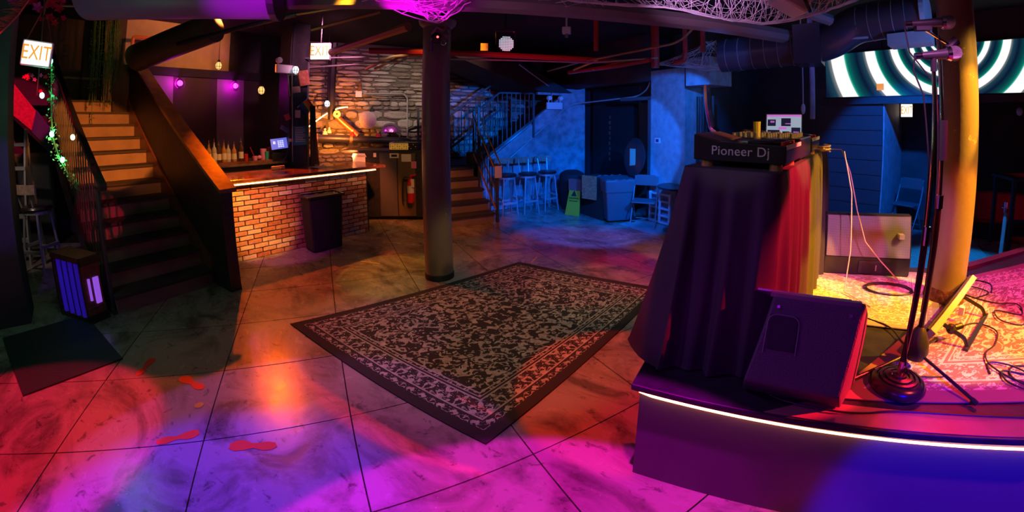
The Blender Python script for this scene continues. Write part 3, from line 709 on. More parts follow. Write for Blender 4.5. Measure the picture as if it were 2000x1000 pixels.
# hanging bulbs
def pendant(loc, label, m, r=0.06, top=CE, core=None, cord=True):
    t = thing('pendant_bulb', label, 'lamp', loc, 0, 'hanging bulbs round the bar')
    MB().lathe([(0.001,-r),(r*0.55,-r*0.85),(r*0.85,-r*0.2),(r*0.8,r*0.35),(r*0.4,r*0.95),(0.001,r)], n=7).build('faceted_shade', m, t)
    fr_ = MB()
    for k in range(7):
        a = 2*PI*k/7; c_, s_ = math.cos(a), math.sin(a); fr_.tube([(r*.57*c_,r*.57*s_,-r*.85),(r*.87*c_,r*.87*s_,-r*.2),(r*.82*c_,r*.82*s_,r*.35),(r*.42*c_,r*.42*s_,r*.95)], r*0.07, 4)
    for (q, z_) in ((.87,-.2),(.57,-.85)): fr_.tube([(r*q*math.cos(a),r*q*math.sin(a),r*z_) for a in [2*PI*k/7 for k in range(8)]], r*0.06, 4)
    fr_.build('facet_frame', 'knob', t)
    if cord: MB().cyl((0,0,r*0.95),(0,0,top-loc[2]),0.006,n=6).cyl((0,0,r*0.9),(0,0,r*1.5),0.02,n=8).build('cord', 'cable', t)
pendant((-6.4,1.66,2.53), 'amber faceted bulb hanging left, below the tan fascia', 'led_amber', 0.055)
pendant((-6.3,2.28,2.2), 'amber faceted bulb hanging over the back counter', 'led_amber', 0.06)
pendant((-6.05,2.72,2.52), 'white green tinted bulb in front of the emergency light', 'led_white', 0.06)
t_ = T(0.02,7.6,2.04); pendant(t_, 'white bulb hanging in front of the stone wall', 'led_white', 0.06)
# wall behind the bar with alternating panels
wv = struct(MB().box(-7.75,-7.6,0.5,3.6,0,2.56).build('wall_behind_bar', 'panel_dk'))
for a, b_ in ((0.86,1.24),(1.95,2.42)):
    MB().box(-7.6,-7.585,a,b_,0,2.44).build('grey_panel', 'panel_lt', wv)
for a, b_ in ((1.25,1.94),(2.43,3.4)):
    MB().box(-7.6,-7.59,a,b_,0,2.44).build('brown_panel', 'panel_dk', wv)
struct(MB().box(-7.62,-7.55,0.72,3.6,2.45,2.58).build('trim_2', 'blackmatte'))
struct(MB().box(-7.75,-7.62,0.5,2.15,2.58,CE).build('wall_fascia', 'fascia'))
struct(MB().box(-7.76,-7.6,2.15,3.9,2.58,CE).build('wall_dark_fascia', 'black'))
for y, lb in ((1.32,'magenta cage lamp nearer the stair wall'),(2.23,'magenta cage lamp above the last bottles')):
    t = thing('cage_lamp', lb, 'lamp', (-7.57, y, 2.33), 0, 'magenta cage lamps on the panelled wall')
    MB().ball((0.12,0,0),0.045,10).build('bulb', 'led_magenta', t, smooth=True); MB().ball((0.12,0,0.01),0.016,8).build('filament', 'led_magenta_core', t)
    cg = MB()
    for k in range(4):
        a = PI*k/4; cg.tube([(0.12+0.085*math.cos(a)*math.sin(s_), 0.085*math.sin(a)*math.sin(s_), 0.085*math.cos(s_)) for s_ in [2*PI*i/16 for i in range(17)]], 0.003, 4)
    cg.build('wire_cage', 'blackgloss', t); MB().cyl((0,0,0.09),(0.12,0,0.09),0.02).build('arm', 'blackgloss', t)
    point((-7.46, y-0.04, 2.33), (0.9,0.0,0.75), 7, 0.03)

# ------------------------------------------------------------------ left staircase (turned slightly against the bar)
SA = math.atan2(-0.18, -0.984)
st = thing('staircase', 'dark wooden staircase climbing beside the bar, its upper risers lit orange', 'stairs', (-4.6, 0.09, 0), SA)
NS = 12; RISE, GO = 0.17, 0.275; W_ = 1.03
for k in range(NS):
    MB().box(k*GO, k*GO+0.02, -W_, 0, k*RISE, (k+1)*RISE-0.03).build('riser', 'stepwood', st)
    MB().box(k*GO-0.025, (k+1)*GO+0.0, -W_, 0, (k+1)*RISE-0.03, (k+1)*RISE).build('tread', 'stepdark', st)
MB().box(NS*GO, NS*GO+1.3, -W_, 0.9, NS*RISE-0.08, NS*RISE).build('landing', 'stepdark', st)
MB().prism([(0,0),(NS*GO,NS*RISE),(NS*GO,NS*RISE-0.45),(0.35,0),], 0.0, 0.04, axis='y').build('stringer', 'blackgloss', st)
MB().prism([(0.0,0.03),(0.0,0.3),(NS*GO,NS*RISE+0.3),(NS*GO,NS*RISE-0.1)], -W_, -W_+0.03, axis='y').build('skirt_board', 'stepwood' if False else 'crate', st)
sw = thing('stair_wall', 'black sloping half wall with a wide varnished wooden cap beside the bar', 'wall', (-4.43, 1.16, 0), SA)
MB().prism([(0,0),(0,1.05),(3.6,2.88),(3.6,0)], -0.12, 0.0, axis='y').build('wall_panel', 'black', sw)
MB().hexa([(-0.03,-0.155,1.045),(-0.03,0.03,1.045),(3.7,0.03,2.925),(3.7,-0.155,2.925)], [(-0.03,-0.155,1.085),(-0.03,0.03,1.085),(3.7,0.03,2.965),(3.7,-0.155,2.965)]).build('cap_rail', 'wood', sw)
rl = thing('stair_railing', 'black metal stair railing wound with green lit garland', 'railing', (-4.62, 0.075, 0), SA)
MB().cyl((0.06,0,0),(0.06,0,1.33),0.022,n=8).build('newel_post', 'railpaint', rl)
sl = 0.44
MB().obox((0,0,0),(0.01,0.01,0.01),0).hexa([(-0.19,-0.03,1.18),(-0.19,0.03,1.18),(3.3,0.03,2.72),(3.3,-0.03,2.72)], [(-0.19,-0.03,1.23),(-0.19,0.03,1.23),(3.3,0.03,2.77),(3.3,-0.03,2.77)]).box(-0.19,0.06,-0.025,0.025,1.17,1.19).build('handrail', 'blackgloss', rl)
for k in range(24):
    x = 0.16+0.13*k; MB().cyl((x,0,max(0,x*RISE/GO-0.03)),(x,0,1.27+x*sl),0.008,n=6).build('baluster', 'railpaint', rl)
# upper flight seen under the exit sign
uf = thing('upper_flight_guard', 'sloping stair guard with a red sheet and a navy sheet tied along it', 'guard', (-7.62, -0.45, 0))
MB().prism([(0,1.42),(0,1.25),(-0.75,2.02),(-0.75,2.3)], -0.06, 0, axis='x').build('guard_board', 'blackgloss', uf)
MB().prism([(-0.28,1.62),(-0.22,1.88),(-0.56,2.3),(-0.62,2.12),(-0.6,1.9)], 0.01, 0.02, axis='x').build('red_sheet', 'redsheet', uf)
MB().prism([(0.0,1.3),(0.0,1.6),(-0.22,1.9),(-0.28,1.6)], 0.01, 0.02, axis='x').build('navy_sheet', 'bluesheet', uf)
# garland on the railing with green bulbs
gl = thing('rail_garland', 'tinsel and ivy garland with green bulbs hanging on the stair railing', 'garland', (-4.25, -0.24, 1.5))
gm = MB()
gp = [(0.05,-0.03,0.72),(0.06,-0.02,0.5),(0.05,-0.02,0.3),(0.03,-0.01,0.12),(0.02,0.03,-0.02),(0.0,0.1,-0.18),(-0.02,0.17,-0.3)]
gm.tube(gp, 0.006, 5)
for k in range(260):
    i = rnd.randrange(len(gp)-1); t = rnd.random(); p = Vector(gp[i]).lerp(Vector(gp[i+1]), t) + Vector((rnd.gauss(0,.02), rnd.gauss(0,.02), rnd.gauss(0,.02)))
    s_ = rnd.uniform(.006,.014); q = Vector((rnd.uniform(-1,1), rnd.uniform(-1,1), rnd.uniform(-1,1)))*s_; r2 = Vector((rnd.uniform(-1,1), rnd.uniform(-1,1), rnd.uniform(-1,1)))*s_
    gm.add([p-q, p+r2, p+q, p-r2], [(0,1,2,3)])
g_ = gm.build('tinsel_leaves', 'leaf', gl); g_['kind'] = 'stuff'
for k, (p, m) in enumerate((((0.06,-0.04,0.72),'led_green'),((0.06,-0.09,0.46),'led_green'),((0.05,-0.02,0.17),'led_green'),((-0.02,0.13,0.14),'led_yellow'),((0.03,0.05,-0.03),'led_green'))):
    MB().ball(p, 0.018, 10, (1,1,1.3)).build('bulb', m, gl, smooth=True)
    point((-4.25+p[0]+0.03, -0.24+p[1]-0.02, 1.5+p[2]), (0.1,1.0,0.5) if m == 'led_green' else (0.9,0.9,0.3), 1.3, 0.02)
# left foreground post
pp = struct(MB().box(-0.2,0.2,-0.14,0.14,0,CE).build('wall_post', 'walldark', loc=(-5.05,-0.80,0), rot=0.0))
struct(MB().box(-7.9,-7.8,-2.9,-0.5,0,1.3).build('wall_under_stairs', 'walldark'))
struct(MB().box(-8.4,-8.3,-2.9,0.6,0,CE).build('wall_stairwell', 'wallred'))
struct(MB().box(-8.33,-8.28,-0.45,0.6,2.38,2.41).build('trim_3', 'stepwood'))
struct(MB().box(-8.4,-7.6,0.35,0.5,0,CE).build('wall_stair_return', 'wallred'))
struct(MB().box(-7.95,-7.75,0.22,0.42,1.2,CE).build('wall_brown_post', 'crate'))
# pallet-like crate at the foot of the stairs
cr = thing('slatted_crate', 'stained wooden crate with purple lit slats at the foot of the stairs', 'crate', (-4.60, -0.02, 0), math.atan2(-0.33,-0.55))
MB().box(0,0.48,-0.03,0.17,0.55,0.6).build('top_board', 'crate', cr)
MB().box(0,0.48,-0.02,0.16,0.0,0.05).build('bottom_board', 'crate', cr)
MB().box(0.02,0.46,0.10,0.13,0.05,0.55).build('back_panel', 'crate', cr); MB().box(0,0.03,-0.02,0.16,0.05,0.55).build('end_board', 'crate', cr); MB().box(0.45,0.48,-0.02,0.16,0.05,0.55).build('end_board', 'crate', cr)
for k in range(4):
    MB().box(0.06+0.1*k,0.09+0.1*k,0.14,0.165,0.05,0.55).build('slat', 'slat_blue', cr)  # slats given a faint blue emission of their own
MB().box(-0.018,0.0,0.01,0.06,0.16,0.40).build('name_plate', 'purple_glow', cr); MB().box(-0.018,0.0,0.095,0.112,0.2,0.4).build('purple_tube', 'purple_glow', cr)
MB().box(-0.03,0.0,-0.03,0.17,0.0,0.07).build('corner_block', 'blackgloss', cr); MB().box(-0.03,0.0,-0.03,0.17,0.53,0.6).build('corner_block', 'blackgloss', cr)
MB().box(-0.012,0.0,-0.02,0.16,0.07,0.14).build('red_panel', 'crate', cr); MB().box(-0.012,0.0,-0.02,0.16,0.42,0.53).build('red_panel', 'crate', cr)
# ladder and stool under the stairs
ld = thing('step_ladder', 'aluminium step ladder leaning under the stairs', 'ladder', (-6.9, -0.98, 0), -0.35)
for s_ in (-0.2, 0.2):
    MB().hexa([(-0.03,s_-0.012,0),(0.03,s_-0.012,0),(0.03,s_+0.012,0),(-0.03,s_+0.012,0)], [(-0.28,s_*0.8-0.012,1.65),(-0.22,s_*0.8-0.012,1.65),(-0.22,s_*0.8+0.012,1.65),(-0.28,s_*0.8+0.012,1.65)]).build('side_rail', 'alu', ld)
for k in range(5):
    z = 0.3+0.29*k; MB().box(-0.05-0.15*z,0.05-0.15*z,-0.19,0.19,z-0.02,z+0.02).build('rung', 'alu', ld)
MB().tube([(-0.5,-0.18,0),(-0.27,-0.16,1.55)],0.014,6).build('rear_leg', 'alu', ld); MB().tube([(-0.5,0.18,0),(-0.27,0.16,1.55)],0.014,6).build('rear_leg', 'alu', ld)
def bar_stool(loc, rot, label, group=None):
    t = thing('bar_stool', label, 'stool', loc, rot, group)
    MB().lathe([(0.001,0.0),(0.17,0.0),(0.185,0.02),(0.17,0.045),(0.001,0.05)], c=(0,0,0.72), n=20).build('seat', 'seat', t, smooth=True)
    MB().lathe([(0.15,0.0),(0.155,0.0),(0.155,0.04),(0.15,0.04)], c=(0,0,0.68), n=20).build('seat_ring', 'stoolmetal', t)
    for a in (45,135,225,315):
        c, s_ = math.cos(math.radians(a)), math.sin(math.radians(a))
        MB().cyl((0.22*c,0.22*s_,0),(0.14*c,0.14*s_,0.71),0.013,0.015,n=8).build('leg', 'stoolmetal', t)
    for a in (0,90,180,270):
        c, s_ = math.cos(math.radians(a)), math.sin(math.radians(a)); z = 0.24 if a in (0,180) else 0.3; q = 0.14*1.0
        MB().obox((q*c,q*s_,z),(0.03 if a in(0,180) else 0.28, 0.28 if a in (0,180) else 0.03, 0.035),0).build('stretcher', 'stoolmetal', t)
    for s_ in (-0.09, 0.09): MB().cyl((-0.13,s_,0.73),(-0.19,s_*1.2,1.0),0.011,n=8).build('back_post', 'stoolmetal', t)
    MB().prism([(-0.16,-0.19),(-0.2,-0.1),(-0.21,0),(-0.2,0.1),(-0.16,0.19),(-0.185,0.19),(-0.225,0.1),(-0.235,0),(-0.225,-0.1),(-0.185,-0.19)], 0.93, 1.04).build('back_rest', 'stoolwood', t)
    return t
bar_stool((-6.55,-0.62,0), 2.4, 'dark wooden backed bar stool under the left stairs beside the ladder')
GS = 'metal stools against the blue wall'
s0 = bar_stool(T(3.08,6.45), AT-PI/2-0.05, 'metal stool half hidden by the stair rail, leftmost at the blue wall', GS)
dup(s0, T(3.5,6.42), AT-PI/2, 'middle one of the three metal stools at the blue wall')
dup(s0, T(3.95,6.45), AT-PI/2+0.05, 'metal stool nearest the black bin at the blue wall')

# ------------------------------------------------------------------ mixing cabinet, extinguisher and things at the end of the bar
CA = math.atan2(4.6-3.9, -5.2+6.03)
cb_ = thing('equipment_cabinet', 'tall dark cabinet at the end of the bar with papers taped to its front', 'cabinet', (-6.03, 3.88, 0), CA)
MB().box(0,1.12,0,0.55,0.06,1.2).build('body', 'black', cb_); MB().box(0.02,1.1,0.04,0.55,0,0.06).build('plinth', 'blackmatte', cb_)
MB().box(0.36,0.66,-0.015,0,0.08,1.18).build('grey_door', mat('grey_cabinet_door',(0.09,0.085,0.1),0.45), cb_)
MB().box(0.68,0.98,-0.012,0,0.08,1.18).build('brown_door', mat('brown_cabinet_door',(0.14,0.1,0.05),0.5), cb_)
MB().box(-0.35,1.12,0.0,0.55,1.2,1.23).build('top', 'black', cb_)
for (x,z,w,h,m,nm) in ((0.62,1.14,0.16,0.08,'paper','sticker'),(0.83,1.10,0.17,0.13,'paper','taped_note'),(0.96,0.98,0.09,0.12,'flower_pink','pink_note'),(0.28,1.15,0.05,0.07,'paper','small_note')):
    MB().box(x-w/2,x+w/2,-0.02,-0.016,z-h/2,z+h/2).build(nm, m, cb_)
MB().box(0.57,0.67,-0.022,-0.02,1.12,1.16).build('sticker_print', 'ink', cb_)
MB().box(-0.1,0.12,-0.06,-0.05,1.03,1.15).prism([(-0.12,1.12),(0.14,1.12),(0.11,1.18),(-0.09,1.18)], -0.06, -0.05, axis='y').build('shield_sign', 'paper', cb_)
text('STAFF', 0.05, 'ink', cb_, (0.01,-0.062,1.1), (PI/2,0,0)) if False else None
mx_ = thing('rack_mixer', 'amber lit rack mixer on top of the equipment cabinet', 'mixer', (-5.52, 4.42, 1.23), CA)
MB().box(-0.22,0.3,-0.05,0.3,0,0.13).build('case', 'blackgloss', mx_, bevel=.005); MB().box(-0.21,0.12,-0.056,-0.05,0.01,0.12).build('lit_panel', mat('lit_mixer_panel',(0.5,0.3,0.06),0.5,emit=(0.9,0.45,0.06),estr=0.25), mx_)
for r_ in range(3):
    for k in range(12): MB().cyl((-0.19+0.04*k,-0.056,0.03+0.034*r_),(-0.19+0.04*k,-0.068,0.03+0.034*r_),0.008,n=6).build('knob', 'ink' if (k+r_) % 3 else 'white', mx_)
fe = thing('fire_extinguisher', 'red fire extinguisher hung on the brown cabinet door', 'extinguisher', (-5.30, 4.42, 0.33), CA)
MB().lathe([(0.001,0),(0.055,0.0),(0.062,0.02),(0.062,0.34),(0.04,0.4),(0.02,0.42),(0.001,0.42)], n=18).build('cylinder', 'red', fe, smooth=True)
MB().lathe([(0.0635,0.17),(0.0635,0.30)], n=18, a0=PI, sweep=PI*0.9).build('instruction_label', 'white', fe, smooth=True)
MB().box(-0.02,0.02,-0.02,0.02,0.42,0.46).hexa([(-0.01,-0.01,0.46),(0.08,-0.01,0.46),(0.08,0.01,0.46),(-0.01,0.01,0.46)],[(-0.01,-0.01,0.48),(0.1,-0.01,0.5),(0.1,0.01,0.5),(-0.01,0.01,0.48)]).build('valve_handle', 'red', fe)
MB().tube(bend([(0,-0.01,0.44),(-0.12,-0.02,0.45),(-0.13,-0.02,0.1),(-0.11,-0.03,0.03)],0.08),0.014,8).build('hose', 'cable', fe, smooth=True)
MB().box(0.02,0.07,-0.07,-0.066,0.28,0.42).build('inspection_tag', 'paper', fe)

# ------------------------------------------------------------------ bin in front of the bar
bn = thing('slim_bin', 'tall slim black waste bin standing in front of the brick bar', 'bin', (-5.09, 2.64, 0), 0.0)
MB().hexa([(-0.13,-0.22,0),(0.13,-0.22,0),(0.13,0.22,0),(-0.13,0.22,0)], [(-0.15,-0.25,0.74),(0.15,-0.25,0.74),(0.15,0.25,0.74),(-0.15,0.25,0.74)]).build('bin_body', 'blackmatte', bn, bevel=.03)
MB().box(-0.165,0.165,-0.275,-0.25,0.735,0.765).box(-0.165,0.165,0.25,0.275,0.735,0.765).box(-0.165,-0.14,-0.25,0.25,0.735,0.765).box(0.14,0.165,-0.25,0.25,0.735,0.765).build('bin_rim', 'blackgloss', bn, bevel=.005)
lm = MB()
for k in range(22):
    a = 2*PI*k/22; b_ = 2*PI*(k+1)/22
    def rp(t, s_): c, q = math.cos(t), math.sin(t); m_ = 1/max(abs(c), abs(q)); return (0.15*c*m_*s_*0.95, 0.25*q*m_*s_*0.95)
    h0 = 0.745+0.012*(k % 2); h1 = 0.745+0.012*((k+1) % 2)
    p, q = rp(a,1), rp(b_,1); p2, q2 = rp(a,0.8), rp(b_,0.8)
    lm.add([(p[0],p[1],h0),(q[0],q[1],h1),(q2[0],q2[1],h1-0.05),(p2[0],p2[1],h0-0.05)], [(0,1,2,3)])
lm.build('bin_liner', 'bag', bn)

# ------------------------------------------------------------------ back staircase with its landing and second flight
bs = thing('back_staircase', 'wooden staircase turning at a landing below the stone wall, blue metal railings', 'stairs', T(1.75, 6.08), AT)
BR, BG = 0.17, 0.24
for k in range(5):
    MB().box(0, 0.9, k*BG, k*BG+0.02, k*BR, (k+1)*BR-0.03).build('riser', 'stepwood', bs)
    MB().box(-0.02, 0.92, k*BG-0.02, (k+1)*BG, (k+1)*BR-0.03, (k+1)*BR).build('tread', 'stepdark', bs)
MB().box(-0.3, 1.35, 5*BG, 2.25, 0.82, 0.87).box(0.95,1.4,5*BG-0.1,5*BG+0.3,0.87,1.1).build('landing', 'stepdark', bs)
for k in range(7):
    MB().box(1.25+0.25*k, 1.27+0.25*k, 0.86, 2.0, 0.87+0.17*k, 0.87+0.17*(k+1)-0.03).build('riser', 'stepdark', bs)
    MB().box(1.23+0.25*k, 1.52+0.25*k, 0.86, 2.0, 0.87+0.17*(k+1)-0.03, 0.87+0.17*(k+1)).build('tread', 'stepdark', bs)
MB().prism([(0.98,0.72),(1.12,0.98),(2.14,1.70),(2.14,1.42)], 0.78, 0.84, axis='y').build('stringer', 'wallblue', bs)
# metal rail of the second flight
fr = thing('upper_railing', 'blue lit metal railing with a level top rail over the second flight', 'railing', T(2.78, 6.85, 0), AT)
top = bend([(-0.1,0,1.95),(0.33,0,2.28),(1.08,0,2.29),(1.08,0,1.68)], 0.04)
MB().tube(top, 0.02, 8).build('top_rail', 'railpaint', fr, smooth=True)
MB().obox((0.56,0,1.40),(1.26,0.03,0.045), Matrix.Rotation(-math.atan2(0.62,0.9),3,'Y')).build('bottom_rail', 'railpaint', fr)
MB().box(-0.12,-0.08,-0.02,0.02,0.86,2.0).build('post', 'railpaint', fr)
MB().box(1.06,1.10,-0.02,0.02,1.4,2.29).build('post', 'railpaint', fr)
for k in range(11):
    x = 0.0+0.098*k; zt = 2.03+0.77*x if x < 0.33 else 2.28
    MB().cyl((x,0,1.02+0.69*x),(x,0,zt),0.009,n=6).build('baluster', 'railpaint', fr)
fr2 = thing('inner_railing', 'dark metal railing on the far side of the second flight against the stone wall', 'railing', T(2.15, 7.75, 0), AT)
MB().tube([(-0.6,0,1.55),(0.1,0,1.75),(0.9,0,2.3),(1.8,0,2.95)], 0.022, 8).build('handrail', 'railpaint', fr2)
MB().tube([(-0.2,0,1.02),(0.3,0,1.2),(1.5,0,2.05)], 0.025, 8).build('bottom_rail', 'railpaint', fr2)
for k in range(10):
    x = -0.3+0.16*k; MB().cyl((x,0,0.9 if x < 0.2 else 0.98+0.72*x),(x,0,1.68 if x < 0.1 else 1.68+0.7*(x-0.1)),0.009,n=6).build('baluster', 'railpaint', fr2)
# metal rail of the first flight, right hand side
fr3 = thing('lower_railing', 'metal newel and twin brass handrails beside the lower back steps, paper tag tied on', 'railing', T(2.70, 6.05, 0), AT)
MB().box(-0.022,0.022,-0.022,0.022,0,1.02).build('newel_post', 'railpaint', fr3)
MB().box(-0.022,0.022,1.08,1.12,0.7,1.95).build('newel_post', 'railpaint', fr3)
MB().tube(bend([(-0.03,-0.02,0.95),(-0.03,0.06,0.95),(-0.03,1.1,1.86),(0.1,1.1,1.9)],0.03), 0.014, 8).build('handrail', 'copper', fr3, smooth=True)
MB().tube([(0.06,-0.02,0.99),(0.06,1.08,1.95)], 0.014, 8).build('handrail', 'copper', fr3, smooth=True)
MB().tube([(-0.02,0.0,0.22),(-0.02,1.05,1.1)], 0.016, 8).build('bottom_rail', 'copper', fr3)
MB().tube([(0.03,0.03,0.45),(0.03,1.05,1.32)], 0.014, 8).build('bottom_rail', 'copper', fr3)
for k in range(9):
    y = 0.1+0.11*k; MB().cyl((0,y,0.15+0.8*y),(0,y,0.92+0.86*y),0.008,n=6).build('baluster', 'railpaint', fr3)
MB().box(-0.06,0.07,-0.045,-0.035,0.78,0.98).build('paper_tag', 'paper', fr3)
# sloping dark soffit of the flight above
sf = MB().hexa([(2.0,6.75,2.96),(3.35,6.75,2.96),(4.75,6.75,2.33),(3.95,6.75,2.33)], [(2.0,8.4,2.96),(3.35,8.4,2.96),(4.75,8.4,2.33),(3.95,8.4,2.33)])
tag(sf.build('stair_soffit', 'blackmatte', rot=AT), 'dark sloping underside of the flight above the landing', 'stairs')
wpath('wall_conduit', bend([T(3.02,6.87,0.76),T(4.72,6.87,2.06),T(5.0,6.80,2.12),T(5.15,5.2,2.2),T(5.15,4.9,2.35),T(5.15,4.85,2.75)],0.2), 0.014, 'conduit', 'long pale conduit running diagonally up the blue wall', 'pipe', 'pale conduits on the back walls')
wpath('wall_conduit', bend([T(3.4,6.6,2.82),T(4.35,6.8,2.36),T(4.85,6.85,2.35)],0.06), 0.013, 'conduit', 'short pale conduit under the dark stair soffit', 'pipe', 'pale conduits on the back walls')
el = thing('emergency_light', 'twin headed white emergency light on the blue wall under the soffit', 'light', T(4.36, 6.87, 2.06), AT)
MB().box(-0.19,0.19,-0.05,0,-0.08,0.06).build('housing', 'white', el, bevel=.006)
for s_ in (-0.14, 0.14):
    MB().cyl((s_,-0.02,0.15),(s_,-0.08,0.15),0.052,0.045,n=16).build('lamp_head', 'white', el); MB().cyl((s_,-0.02,0.06),(s_,-0.02,0.11),0.012,n=8).build('bracket', 'white', el)
wpath('wall_conduit', bend([T(4.3,6.85,2.1),T(4.3,6.85,2.33),T(4.9,6.86,2.38)],0.06), 0.01, 'conduit', 'thin conduit feeding the emergency light on the blue wall', 'pipe', 'pale conduits on the back walls')
# conduits and ledge pipe on the stone wall
wpath('stone_wall_conduit', bend([T(0.72,8.22,2.27),T(1.55,8.22,2.29),T(1.62,8.22,2.2),T(1.62,8.22,1.25)],0.14), 0.013, 'conduit', 'pale conduit bent down the stone wall above the round drum', 'pipe')
t = tag(MB().box(-0.06,0.06,-0.04,0,-0.06,0.06).build('junction_box', 'white', loc=T(0.63,8.24,2.26), rot=AT), 'white junction box under the plush bear on the stone wall', 'box')
b_ = thing('plush_bear', 'small brown plush bear sitting on the white junction box', 'toy', T(0.65,8.22,2.32), AT)
MB().ball((0,0,0.06),0.05,10).ball((-0.03,-0.03,0.02),0.022,8).ball((0.03,-0.03,0.02),0.022,8).build('body', 'bear', b_, smooth=True)
MB().ball((0,0,0.14),0.04,10).ball((-0.03,0,0.175),0.014,6).ball((0.03,0,0.175),0.014,6).build('head', 'bear', b_, smooth=True)
lp = thing('ledge_pipe', 'thick black drain pipe running along the stone wall like a shelf', 'pipe', T(-0.3,8.1,1.40), AT)
MB().tube(bend([(0,0,0),(0.5,0,-0.01),(1.6,0,-0.07),(1.95,0,-0.09),(2.0,0,-0.3)],0.1), 0.075, 14).build('pipe_run', 'pipe_black', lp, smooth=True)
MB().cyl((0.05,0,0),(0.15,0,0),0.095,n=16).build('collar', 'copper', lp); MB().cyl((0.75,0,-0.02),(0.8,0,-0.025),0.09,n=16).build('collar', 'copper', lp)
MB().tube(bend([(0.9,0,0.05),(0.55,0,0.36),(0.42,0,0.5),(0.4,0,0.65)],0.12), 0.06, 12).build('branch_pipe', 'copper', lp, smooth=True)
tag(MB().cyl((0,0,0),(0,-0.06,0),0.17,n=28).build('tambourine', 'drumskin', loc=T(0.79,8.02,1.745), rot=AT), 'round pale drum leaning on the ledge pipe against the stones', 'drum')
hh = thing('half_round_window', 'half round framed case full of coloured lights on the ledge', 'case', T(1.24,8.03,1.50), AT)
MB().lathe([(0.15,-0.03),(0.19,-0.03),(0.19,0.03),(0.15,0.03),(0.15,-0.03)], n=20, sweep=PI).build('arched_frame', 'pipe_grey', hh).rotation_euler = (PI/2,0,0)
hh2 = MB().lathe([(0.001,0),(0.15,0)], n=20, sweep=PI).build('mirror_face', mat('sparkle_face',(0.4,0.3,0.4),0.2,0.6,bump=1,bscale=60), hh); hh2.rotation_euler = (PI/2,0,0)
for k in range(7):
    MB().ball((rnd.uniform(-.1,.1),-0.03,rnd.uniform(0.02,.1)),0.014,8).build('light_bead', 'led_magenta' if k % 3 else 'led_amber', hh)
for (x,z,s_,m,lb) in ((-0.02,1.53,0.05,'label','cream ornament at the left end of the ledge'),(0.06,1.56,0.045,'label','small cream bust second on the ledge'),(0.5,1.5,0.05,'red','red patterned box between the branch pipe and the drum'),(1.0,1.47,0.05,'flower_red','red and white santa figure between drum and arched case')):
    t = thing('ledge_ornament', lb, 'ornament', T(x,8.05,z-0.06), AT)
    MB().lathe([(0.001,0),(s_,0),(s_*0.8,s_*1.2),(s_*0.35,s_*1.6),(0.001,s_*1.6)], n=12).build('figure_body', m, t, smooth=True)
    MB().ball((0,0,s_*2.0),s_*0.5,10).build('figure_head', 'label', t, smooth=True)
tag(MB().lathe([(0.001,0),(0.055,0),(0.001,0.12)], n=10).build('party_hat', 'ink', loc=T(0.88,8.03,1.91)), 'small dark pointed hat on top of the round drum', 'hat')
wpath('arch_light', [T(-0.32+0.74*t/14, 8.2, 1.62+0.38*math.sin(PI/2*t/14)) for t in range(15)], 0.010, 'led_bar', 'thin glowing arc of light over the ledge on the stone wall', 'lamp')
wpath('black_standpipe', bend([T(0.1,8.0,1.75),T(0.1,8.0,2.35),T(0.12,7.9,3.2)],0.1), 0.075, 'pipe_black', 'thick black standpipe rising in front of the stone wall', 'pipe')
t = thing('wall_gauge', 'round pale gauge on the black standpipe', 'gauge', T(0.2,7.9,1.86), AT)
MB().cyl((0,0,0),(0,-0.04,0),0.07,n=20).build('dial', 'label', t); MB().cyl((0,-0.041,0),(0,-0.046,0),0.02,n=10).build('hub', 'ink', t)
sh = thing('metal_shelf', 'dark metal shelf frame with a sloping green strip right of the ledge pipe', 'shelf', T(1.72,7.7,0), AT)
for x in (0.0,0.42): MB().box(x,x+0.04,0,0.04,0,1.98).build('upright', 'walldark', sh)
for z in (1.25,1.6): MB().box(0,0.46,0,0.3,z,z+0.03).build('shelf_board', 'walldark', sh)
MB().obox((0.22,-0.03,1.8),(0.03,0.02,0.4),Matrix.Rotation(-0.3,3,'Y')).build('green_strip', 'wallblue', sh)

# ------------------------------------------------------------------ bins, sign, chairs and table at the doorway
bb = thing('round_black_bin', 'low black bin with a rounded top beside the metal stools', 'bin', T(4.42,6.28))
MB().lathe([(0.001,0),(0.2,0),(0.25,0.62),(0.24,0.7),(0.14,0.76),(0.001,0.78)], n=22).build('bin_body', 'blackmatte', bb, smooth=True)
wf = thing('wet_floor_sign', 'yellow folding wet floor sign with a red card on top, by the black bin', 'sign', T(4.22,5.86), AT-1.1)
MB().hexa([(-0.15,-0.16,0),(0.15,-0.16,0),(0.15,-0.145,0),(-0.15,-0.145,0)], [(-0.1,-0.02,0.6),(0.1,-0.02,0.6),(0.1,-0.005,0.6),(-0.1,-0.005,0.6)]).build('front_board', 'yellow', wf)
MB().hexa([(-0.15,0.145,0),(0.15,0.145,0),(0.15,0.16,0),(-0.15,0.16,0)], [(-0.1,0.005,0.6),(0.1,0.005,0.6),(0.1,0.02,0.6),(-0.1,0.02,0.6)]).build('rear_board', mat('lime_sign_board',(0.45,0.75,0.15),0.5), wf)
sg = MB().prism([(-0.055,0.36),(0.055,0.36),(0,0.47)], -0.001, 0.001, axis='y').build('warning_triangle', 'ink', wf); sg.rotation_euler = (-0.23,0,0); sg.location = (0,-0.168,0)
for z, s_ in ((0.31,0.045),(0.26,0.03)):
    text('CAUTION' if z > .3 else 'WET FLOOR', s_, 'ink', wf, (0,-0.168+z*0.235,z), (PI/2-0.23,0,0))
MB().box(-0.13,0.14,-0.055,0.055,0.44,0.66).build('red_card', mat('faded_red_card',(0.4,0.1,0.1),0.8), wf)
tag(MB().box(-0.15,0.15,-0.015,0.015,0,0.42).build('brown_paper_sheet', 'orangetape', loc=T(4.19,5.42,0.36), rot=AT-1.25), 'brown paper sheet hung between the yellow sign and the grey bin', 'paper')
